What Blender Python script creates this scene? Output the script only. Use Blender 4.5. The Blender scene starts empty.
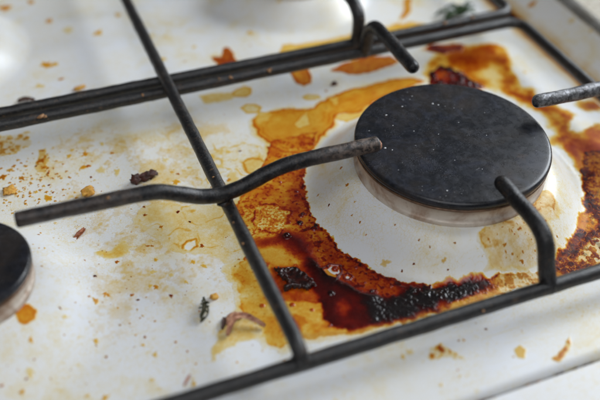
import bpy, bmesh, math, random
import numpy as np
from mathutils import Vector, Matrix, noise as mnoise

MM = 0.001
scene = bpy.context.scene
col = scene.collection
random.seed(7)

# ------------------------------------------------------------------ camera
cam_data = bpy.data.cameras.new("camera")
cam = bpy.data.objects.new("camera", cam_data)
col.objects.link(cam)
CAM_POS = Vector((-154.63, -217.47, 225.12)) * MM
YAW, PITCH, ROLL = 0.40113, 0.73303, 0.03058
fwd = Vector((math.sin(YAW) * math.cos(PITCH), math.cos(YAW) * math.cos(PITCH), -math.sin(PITCH)))
rt = Vector((math.cos(YAW), -math.sin(YAW), 0))
up = rt.cross(fwd)
r2 = rt * math.cos(ROLL) + up * math.sin(ROLL)
u2 = up * math.cos(ROLL) - rt * math.sin(ROLL)
m = Matrix((r2, u2, -fwd)).transposed().to_4x4()
m.translation = CAM_POS
cam.matrix_world = m
cam_data.sensor_width = 36.0
cam_data.lens = 860.83 / 600 * 36.0
cam_data.clip_start = 0.01
cam_data.clip_end = 20
cam_data.dof.use_dof = True
cam_data.dof.focus_distance = 0.322
cam_data.dof.aperture_fstop = 5.4
cam_data.dof.aperture_blades = 7
scene.camera = cam

# ------------------------------------------------------------------ light
world = bpy.data.worlds.new("World")
scene.world = world
world.use_nodes = True
wn = world.node_tree.nodes
wn["Background"].inputs[0].default_value = (0.93, 0.95, 1.0, 1)
wn["Background"].inputs[1].default_value = 0.11

def area(name, direction, dist, sx, sy, power, colour):
    d = bpy.data.lights.new(name, 'AREA')
    d.shape = 'RECTANGLE'
    d.size, d.size_y = sx, sy
    d.energy = power
    d.color = colour
    o = bpy.data.objects.new(name, d)
    col.objects.link(o)
    v = Vector(direction).normalized()
    o.location = v * dist
    o.rotation_euler = (-v).to_track_quat('-Z', 'Y').to_euler()
    return o

# a kitchen window to the right of the cooker and an added fill light overhead
area("window_light", (1.0, 0.30, 0.62), 1.15, 0.75, 0.60, 19.0, (0.88, 0.94, 1.0))
area("overhead_fill", (-0.25, -0.55, 1.0), 1.7, 1.1, 1.1, 12.0, (0.95, 0.97, 1.0))

scene.view_settings.view_transform = 'Standard'
scene.view_settings.look = 'None'
scene.view_settings.exposure = 0.0
scene.view_settings.gamma = 1.0
scene.view_settings.use_curve_mapping = False
scene.cycles.use_denoising = True
scene.cycles.max_bounces = 6

# ------------------------------------------------------------------ helpers
def tag(o, label=None, cat=None, group=None, kind=None):
    if label: o["label"] = label
    if cat: o["category"] = cat
    if group: o["group"] = group
    if kind: o["kind"] = kind
    return o

def empty(name, loc=(0, 0, 0), parent=None):
    o = bpy.data.objects.new(name, None)
    o.empty_display_size = 0.01
    col.objects.link(o)
    o.location = loc
    if parent: o.parent = parent
    return o

def mesh_obj(name, verts, faces, mat, parent=None, smooth=True, loc=None, attrs=None):
    me = bpy.data.meshes.new(name)
    me.from_pydata(verts, [], faces)
    if smooth:
        me.shade_smooth()
    for k, a in (attrs or {}).items():
        at = me.attributes.new(k, 'FLOAT', 'POINT')
        at.data.foreach_set('value', np.asarray(a, dtype=np.float32))
    me.materials.append(mat)
    o = bpy.data.objects.new(name, me)
    col.objects.link(o)
    if loc is not None: o.location = loc
    if parent: o.parent = parent
    return o

RNG = np.random.default_rng(11)
TAB = RNG.random((8, 256, 256))
def vn(x, y, scale, seed=0):
    """value noise 0..1; scale = feature size in mm"""
    u = np.asarray(x) / scale + 37.3 * seed + 1000
    v = np.asarray(y) / scale + 11.9 * seed + 1000
    i = np.floor(u).astype(int); j = np.floor(v).astype(int)
    f = u - i; g = v - j
    f = f * f * f * (f * (f * 6 - 15) + 10); g = g * g * g * (g * (g * 6 - 15) + 10)
    T = TAB[seed % 8]
    a = T[i % 256, j % 256]; b = T[(i + 1) % 256, j % 256]
    c = T[i % 256, (j + 1) % 256]; d = T[(i + 1) % 256, (j + 1) % 256]
    return (a * (1 - f) + b * f) * (1 - g) + (c * (1 - f) + d * f) * g
def fbm(x, y, scale, seed=0, octv=4):
    s = 0; w = 0.5; tot = 0
    for k in range(octv):
        s = s + w * vn(x, y, scale / 2 ** k, seed + k); tot += w; w *= 0.55
    return s / tot
def sm(a, b, x):
    t = np.clip((x - a) / (b - a), 0, 1)
    return t * t * (3 - 2 * t)

def H(x, y):
    """height of the pressed enamel top (mm)"""
    x = np.asarray(x, float); y = np.asarray(y, float)
    z = 0 * x + 0 * y
    z = np.maximum(z, 13.0 * (1 - sm(38, 56.5, np.hypot(x, y))))
    z = np.maximum(z, 10.5 * (1 - sm(18, 50, np.hypot(x + 180, y - 0.5))))
    z = np.maximum(z, 9 * (1 - sm(27, 44, np.hypot(x, y - 168))))
    z = np.maximum(z, 9 * (1 - sm(27, 44, np.hypot(x + 180, y - 168))))
    z = np.maximum(z, 5 * (1 - sm(-68, -58, y)))
    z = np.maximum(z, 14 * np.clip((x - 97.5) / 15.3, 0, 1))
    dy = np.clip(-92.4 - y, 0, 2.6)
    z = np.where(y < -92.4, z - (2.6 - np.sqrt(np.maximum(2.6 ** 2 - dy * dy, 0))), z)
    return z

def blob(name, loc, size, mat, parent=None, seed=0, amp=0.35, sub=2, rot=0.0, flat=0.0):
    """irregular lump; size = half axes in mm; sits with its base on loc.z"""
    bm = bmesh.new()
    bmesh.ops.create_icosphere(bm, subdivisions=sub, radius=1.0)
    for v in bm.verts:
        d = v.co.copy()
        k = 1 + amp * (mnoise.noise(d * 1.3 + Vector((seed * 3.1, seed, 0))) + 0.6 * mnoise.noise(d * 3.1 + Vector((seed, 0, seed * 2.3))) + (0.45 * mnoise.noise(d * 6.5 + Vector((0, seed, seed))) if sub >= 3 else 0))
        v.co = Vector((d.x * k * size[0], d.y * k * size[1], max(d.z, -0.6 + flat) * k * size[2])) * MM
    zmin = min(v.co.z for v in bm.verts)
    for v in bm.verts: v.co.z -= zmin
    bmesh.ops.rotate(bm, verts=bm.verts, cent=(0, 0, 0), matrix=Matrix.Rotation(rot, 3, 'Z'))
    me = bpy.data.meshes.new(name)
    bm.to_mesh(me); bm.free()
    me.shade_smooth()
    me.materials.append(mat)
    o = bpy.data.objects.new(name, me)
    col.objects.link(o)
    o.location = loc
    if parent: o.parent = parent
    return o


# ------------------------------------------------------------------ materials
class NT:
    def __init__(self, name):
        self.mat = bpy.data.materials.new(name)
        self.mat.use_nodes = True
        self.t = self.mat.node_tree
        self.bsdf = self.t.nodes["Principled BSDF"]
    def n(self, typ, **kw):
        nd = self.t.nodes.new(typ)
        for k, v in kw.items(): setattr(nd, k, v)
        return nd
    def l(self, a, b): self.t.links.new(a, b)
    def put(self, sock, v):
        if hasattr(v, 'is_output'): self.l(v, sock)
        else: sock.default_value = v
    def math(self, op, a, b=0.0, c=0.0, clamp=False):
        nd = self.n('ShaderNodeMath', operation=op, use_clamp=clamp)
        self.put(nd.inputs[0], a); self.put(nd.inputs[1], b); self.put(nd.inputs[2], c)
        return nd.outputs[0]
    def ramp(self, f, a, b, lo=0.0, hi=1.0):
        nd = self.n('ShaderNodeMapRange', interpolation_type='SMOOTHSTEP')
        self.put(nd.inputs[0], f)
        for i, v in enumerate((a, b, lo, hi)): self.put(nd.inputs[1 + i], v)
        return nd.outputs[0]
    def mix(self, f, a, b):
        nd = self.n('ShaderNodeMix', data_type='RGBA')
        self.put(nd.inputs[0], f)
        for i, v in ((6, a), (7, b)):
            if hasattr(v, 'is_output'): self.l(v, nd.inputs[i])
            else: nd.inputs[i].default_value = (*v, 1)
        return nd.outputs[2]
    def pos(self, obj=False, stretch=None, rot=(0, 0, 0)):
        """position in millimetres"""
        if obj: src = self.n('ShaderNodeTexCoord').outputs['Object']
        else: src = self.n('ShaderNodeNewGeometry').outputs['Position']
        mp = self.n('ShaderNodeMapping')
        s = stretch or (1, 1, 1)
        mp.inputs['Scale'].default_value = [1000 * k for k in s]
        mp.inputs['Rotation'].default_value = rot
        self.l(src, mp.inputs[0])
        return mp.outputs[0]
    def noise(self, p, scale, detail=4.0, rough=0.55, dist=0.0):
        nd = self.n('ShaderNodeTexNoise')
        self.l(p, nd.inputs['Vector'])
        nd.inputs['Scale'].default_value = scale
        nd.inputs['Detail'].default_value = detail
        nd.inputs['Roughness'].default_value = rough
        nd.inputs['Distortion'].default_value = dist
        return nd.outputs[0]
    def voro(self, p, scale, feature='F1', out='Distance'):
        nd = self.n('ShaderNodeTexVoronoi', feature=feature)
        self.l(p, nd.inputs['Vector'])
        nd.inputs['Scale'].default_value = scale
        return nd.outputs[out]
    def attr(self, name):
        nd = self.n('ShaderNodeAttribute', attribute_name=name)
        return nd.outputs['Fac']
    def bump(self, h, dist_mm, strength=1.0):
        nd = self.n('ShaderNodeBump')
        nd.inputs['Strength'].default_value = strength
        nd.inputs['Distance'].default_value = dist_mm * MM
        self.l(h, nd.inputs['Height'])
        self.l(nd.outputs[0], self.bsdf.inputs['Normal'])
    def setc(self, v): self.put(self.bsdf.inputs['Base Color'], v if hasattr(v, 'is_output') else (*v, 1))
    def setr(self, v): self.put(self.bsdf.inputs['Roughness'], v)

def enamel_material(name="stained_white_enamel", base=(0.735, 0.75, 0.775), film=True):
    M = NT(name)
    p = M.pos()
    n_big = M.noise(p, 0.022, 4, 0.6, 0.6)
    n_mid = M.noise(p, 0.12, 5, 0.65, 0.8)
    n_fine = M.noise(p, 0.9, 5, 0.7)
    n_tiny = M.noise(p, 3.2, 3, 0.6)
    # faint greasy yellowing, tiny brown specks, hairline scratches on the bare enamel
    grime = M.math('MULTIPLY', M.ramp(n_big, 0.46, 0.70), M.ramp(n_mid, 0.35, 0.75))
    grime = M.math('ADD', M.math('MULTIPLY', grime, 0.24), M.math('MULTIPLY', M.ramp(M.noise(p, 0.011, 2, 0.5), 0.40, 0.62), 0.035))
    dots = M.math('MULTIPLY', M.ramp(M.noise(p, 1.1, 2, 0.5), 0.70, 0.76), M.ramp(n_mid, 0.42, 0.58))
    grime = M.math('ADD', grime, M.math('MULTIPLY', dots, 0.55))
    craz = M.voro(M.pos(stretch=(1, 1, 0)), 0.42, 'DISTANCE_TO_EDGE')
    craz = M.math('MULTIPLY', M.ramp(craz, 0.0, 0.035, 1.0, 0.0), M.ramp(n_mid, 0.48, 0.66))
    grime = M.math('ADD', grime, M.math('MULTIPLY', craz, 0.22))
    haze = M.math('MULTIPLY', M.ramp(M.noise(p, 0.55, 6, 0.75, 0.5), 0.48, 0.75), M.ramp(M.noise(p, 0.03, 3, 0.6), 0.36, 0.62))
    grime = M.math('ADD', grime, M.math('MULTIPLY', haze, 0.17))
    craz2 = M.voro(M.pos(stretch=(1, 1, 0), rot=(0, 0, 0.5)), 0.85, 'DISTANCE_TO_EDGE')
    craz2 = M.math('MULTIPLY', M.ramp(craz2, 0.0, 0.05, 1.0, 0.0), M.ramp(M.noise(p, 0.05, 3, 0.6), 0.38, 0.56))
    grime = M.math('ADD', grime, M.math('MULTIPLY', craz2, 0.20))
    sc = M.noise(M.pos(stretch=(0.05, 2.2, 1), rot=(0, 0, 0.6)), 0.9, 2, 0.5)
    grime = M.math('ADD', grime, M.math('MULTIPLY', M.ramp(sc, 0.66, 0.74), 0.10))
    st = M.attr('stain')
    wob = M.math('ADD', 0.25, M.math('ADD', M.math('MULTIPLY', n_fine, 0.95), M.math('MULTIPLY', n_tiny, 0.55)))
    t = M.math('ADD', M.math('MULTIPLY', st, wob), grime)
    brown = M.math('ADD', M.attr('brown'), M.ramp(t, 0.08, 0.42, 0.5, 0.0), clamp=True)
    kk = M.mix(brown, (0.17, 1.00, 4.0), (0.45, 1.15, 2.5))
    kn = M.n('ShaderNodeVectorMath', operation='SCALE')
    M.l(kk, kn.inputs[0]); M.l(t, kn.inputs['Scale'])
    sp = M.n('ShaderNodeSeparateXYZ'); M.l(kn.outputs[0], sp.inputs[0])
    cb = M.n('ShaderNodeCombineColor')
    for i in range(3):
        e = M.math('POWER', 2.71828, M.math('MULTIPLY', sp.outputs[i], -1.0))
        if i == 0: e = M.math('MULTIPLY', e, M.math('POWER', 2.71828, M.math('MULTIPLY', M.math('MULTIPLY', st, st), -0.028)))
        M.l(M.math('MULTIPLY', e, base[i]), cb.inputs[i])
    char = M.attr('char')
    c = M.mix(char, cb.outputs[0], (0.010, 0.007, 0.007))
    M.setc(c)
    wet = M.ramp(st, 0.4, 4.0)
    r0 = M.math('ADD', 0.22, M.math('MULTIPLY', n_mid, 0.26))
    r = M.math('ADD', r0, M.math('MULTIPLY', wet, -0.14))
    r = M.math('ADD', r, M.math('MULTIPLY', M.attr('brown'), 0.25))
    M.setr(r)
    h = M.math('MULTIPLY', n_tiny, M.ramp(st, 0.1, 3.0, 0.03, 0.10))
    h = M.math('ADD', h, M.math('MULTIPLY', n_fine, M.ramp(st, 0.05, 2.0, 0.05, 0.22)))
    M.bump(h, 0.22, 0.8)
    M.put(M.bsdf.inputs['Specular IOR Level'], M.math('SUBTRACT', 0.5, M.math('MULTIPLY', M.math('MAXIMUM', M.attr('brown'), M.attr('dull')), 0.42)))
    return M.mat

def rod_material(name, dark, light, wear_lo, wear_hi, rough, metal_wear=0.0, dust=0.5):
    M = NT(name)
    p = M.pos()
    a = M.noise(p, 0.25, 5, 0.65)
    b = M.noise(p, 1.4, 4, 0.7)
    c = M.mix(M.ramp(M.noise(p, 0.5, 5, 0.75, 0.4), wear_lo, wear_hi), dark, light)
    spec = M.math('MULTIPLY', M.ramp(M.noise(p, 0.75, 3, 0.6), 0.62, 0.70), dust)
    c = M.mix(spec, c, (0.17, 0.095, 0.045))
    grit = M.math('MULTIPLY', M.ramp(b, 0.54, 0.70), 0.55 * dust + 0.15)
    c = M.mix(grit, c, (0.105, 0.092, 0.08))
    ash = M.math('MULTIPLY', M.ramp(M.noise(p, 0.11, 6, 0.75, 0.8), 0.50, 0.68), 0.6)
    c = M.mix(ash, c, (0.034, 0.031, 0.028))
    grease = M.math('MULTIPLY', M.ramp(M.noise(p, 0.19, 5, 0.7, 1.0), 0.58, 0.68), dust)
    c = M.mix(grease, c, (0.085, 0.048, 0.026))
    wr = M.math('MULTIPLY', M.attr('wear'), M.ramp(M.noise(p, 0.35, 5, 0.7, 0.5), 0.36, 0.60))
    c = M.mix(wr, c, (0.215, 0.160, 0.130))
    M.setc(c)
    M.setr(M.math('ADD', rough, M.math('MULTIPLY', a, 0.25)))
    if metal_wear:
        M.put(M.bsdf.inputs['Metallic'], M.math('MULTIPLY', M.ramp(a, 0.40, 0.6), metal_wear))
    M.bump(M.math('ADD', M.math('MULTIPLY', a, 0.7), b), 0.20, 1.0)
    return M.mat

def cap_material():
    M = NT("scuffed_black_enamel")
    p = M.pos()
    a = M.noise(p, 0.05, 5, 0.62, 0.8)
    b = M.noise(p, 0.35, 5, 0.7, 0.5)
    f = M.noise(p, 2.4, 4, 0.7)
    c = M.mix(M.ramp(a, 0.42, 0.62), (0.007, 0.008, 0.011), (0.017, 0.015, 0.014))
    c = M.mix(M.math('MULTIPLY', M.ramp(b, 0.46, 0.74), 0.45), c, (0.036, 0.038, 0.048))
    c = M.mix(M.math('MULTIPLY', M.ramp(M.noise(p, 0.09, 4, 0.6, 0.3), 0.60, 0.74), 0.55), c, (0.060, 0.034, 0.022))
    d = M.math('MULTIPLY', M.ramp(f, 0.56, 0.68), M.ramp(M.noise(p, 0.10, 4, 0.7, 0.6), 0.44, 0.64))
    c = M.mix(M.math('MULTIPLY', d, 0.55), c, (0.20, 0.20, 0.23))
    w = M.math('MULTIPLY', M.math('MULTIPLY', M.ramp(M.noise(p, 0.7, 3, 0.6), 0.66, 0.72), M.ramp(M.noise(p, 0.06, 2, 0.5), 0.52, 0.60)), 0.55)
    c = M.mix(w, c, (0.5, 0.5, 0.52))
    sc = M.noise(M.pos(stretch=(0.06, 1.9, 1), rot=(0, 0, 0.9)), 1.2, 2, 0.5)
    sc2 = M.noise(M.pos(stretch=(1.9, 0.05, 1), rot=(0, 0, 0.35)), 1.2, 2, 0.5)
    scr = M.math('MULTIPLY', M.math('MAXIMUM', M.ramp(sc, 0.71, 0.77), M.ramp(sc2, 0.73, 0.79)), 0.16)
    c = M.mix(scr, c, (0.16, 0.16, 0.18))
    cl = M.ramp(M.noise(p, 0.065, 6, 0.7, 1.2), 0.46, 0.72)
    c = M.mix(M.math('MULTIPLY', cl, 0.5), c, (0.036, 0.041, 0.062))
    c = M.mix(M.math('MULTIPLY', M.ramp(M.noise(p, 0.045, 6, 0.7, 0.8), 0.50, 0.72), 0.45), c, (0.048, 0.036, 0.030))
    M.setc(c)
    M.setr(M.math('ADD', M.math('ADD', 0.14, M.math('MULTIPLY', b, 0.30)), M.math('MULTIPLY', d, 0.3)))
    M.bump(M.math('ADD', M.math('MULTIPLY', f, 0.6), b), 0.03, 0.8)
    M.bsdf.inputs['Specular IOR Level'].default_value = 0.36
    return M.mat

def metal_body_material():
    M = NT("burnt_aluminium")
    p = M.pos()
    a = M.noise(p, 0.09, 5, 0.65, 0.5)
    b = M.noise(p, 0.6, 5, 0.7)
    c = M.mix(M.ramp(a, 0.35, 0.68), (0.60, 0.53, 0.45), (0.33, 0.21, 0.14))
    c = M.mix(M.math('MULTIPLY', M.ramp(b, 0.56, 0.78), 0.45), c, (0.16, 0.10, 0.065))
    M.setc(c)
    M.bsdf.inputs['Metallic'].default_value = 0.2
    M.setr(M.math('ADD', 0.32, M.math('MULTIPLY', b, 0.3)))
    M.bump(b, 0.15, 0.7)
    return M.mat

def plain(name, c1, c2, scale, rough, bump_mm=0.15, metallic=0.0, spec=0.5, coat=0.0, lo=0.35, hi=0.68):
    M = NT(name)
    p = M.pos()
    a = M.noise(p, scale, 5, 0.65, 0.4)
    M.setc(M.mix(M.ramp(a, lo, hi), c1, c2))
    M.setr(M.math('ADD', rough - 0.08, M.math('MULTIPLY', a, 0.16)))
    M.bsdf.inputs['Metallic'].default_value = metallic
    M.bsdf.inputs['Specular IOR Level'].default_value = spec
    M.bsdf.inputs['Coat Weight'].default_value = coat
    M.bump(M.noise(p, scale * 2.5, 4, 0.7), bump_mm, 0.9)
    return M.mat

MAT = {
    'enamel': enamel_material(),
    'panel': enamel_material("white_panel_enamel", (0.745, 0.755, 0.775)),
    'rod': rod_material("sooty_black_rod", (0.008, 0.008, 0.009), (0.026, 0.025, 0.024), 0.45, 0.7, 0.19, 0.0, 0.55),
    'finger': rod_material("worn_dark_finger", (0.007, 0.007, 0.008), (0.045, 0.046, 0.052), 0.48, 0.70, 0.15, 0.45, 0.35),
    'bare': rod_material("bare_scraped_steel", (0.03, 0.031, 0.035), (0.27, 0.275, 0.29), 0.38, 0.62, 0.24, 0.8, 0.3),
    'rust': plain("rusted_tip", (0.50, 0.22, 0.12), (0.62, 0.38, 0.26), 1.2, 0.6),
    'cap': cap_material(),
    'body': metal_body_material(),
    'brownring': plain("scorched_brass", (0.20, 0.11, 0.06), (0.09, 0.05, 0.03), 0.4, 0.4, 0.1, 0.4),
    'gap': plain("dark_recess", (0.012, 0.010, 0.009), (0.03, 0.022, 0.016), 0.3, 0.7),
    'chrome': plain("dull_chrome", (0.62, 0.60, 0.55), (0.40, 0.37, 0.31), 0.10, 0.22, 0.04, 0.9),
    'counter': plain("beige_worktop", (0.46, 0.43, 0.36), (0.30, 0.25, 0.17), 0.35, 0.5, 0.1),
    'gold': plain("golden_crumb", (0.78, 0.44, 0.075), (0.60, 0.25, 0.03), 0.7, 0.6, 0.5),
    'burnt': plain("burnt_food", (0.035, 0.010, 0.007), (0.10, 0.022, 0.010), 0.6, 0.30, 0.5),
    'charred': plain("charred_glossy", (0.010, 0.0035, 0.003), (0.045, 0.006, 0.003), 0.45, 0.16, 0.12, 0, 0.6),
    'flake': plain("rusty_flake", (0.42, 0.14, 0.05), (0.22, 0.06, 0.02), 0.6, 0.55, 0.3),
    'dkflake': plain("dark_brown_sliver", (0.09, 0.035, 0.018), (0.04, 0.018, 0.01), 0.8, 0.5, 0.3),
    'peel': plain("dry_onion_skin", (0.62, 0.34, 0.20), (0.24, 0.075, 0.04), 0.5, 0.32, 0.25, 0, 0.5, 0.2),
    'herb': plain("dry_herb", (0.028, 0.034, 0.014), (0.075, 0.075, 0.030), 0.8, 0.6, 0.2),
    'stem': plain("dry_stem", (0.09, 0.075, 0.035), (0.05, 0.045, 0.02), 0.8, 0.6, 0.2),
    'green': plain("wilted_green", (0.020, 0.050, 0.014), (0.045, 0.085, 0.020), 0.5, 0.5, 0.2),
    'white_speck': plain("pale_residue", (0.62, 0.62, 0.62), (0.45, 0.45, 0.47), 1.0, 0.5),
    'residue': plain("orange_residue", (0.36, 0.18, 0.07), (0.20, 0.10, 0.04), 1.0, 0.6),
}

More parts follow.
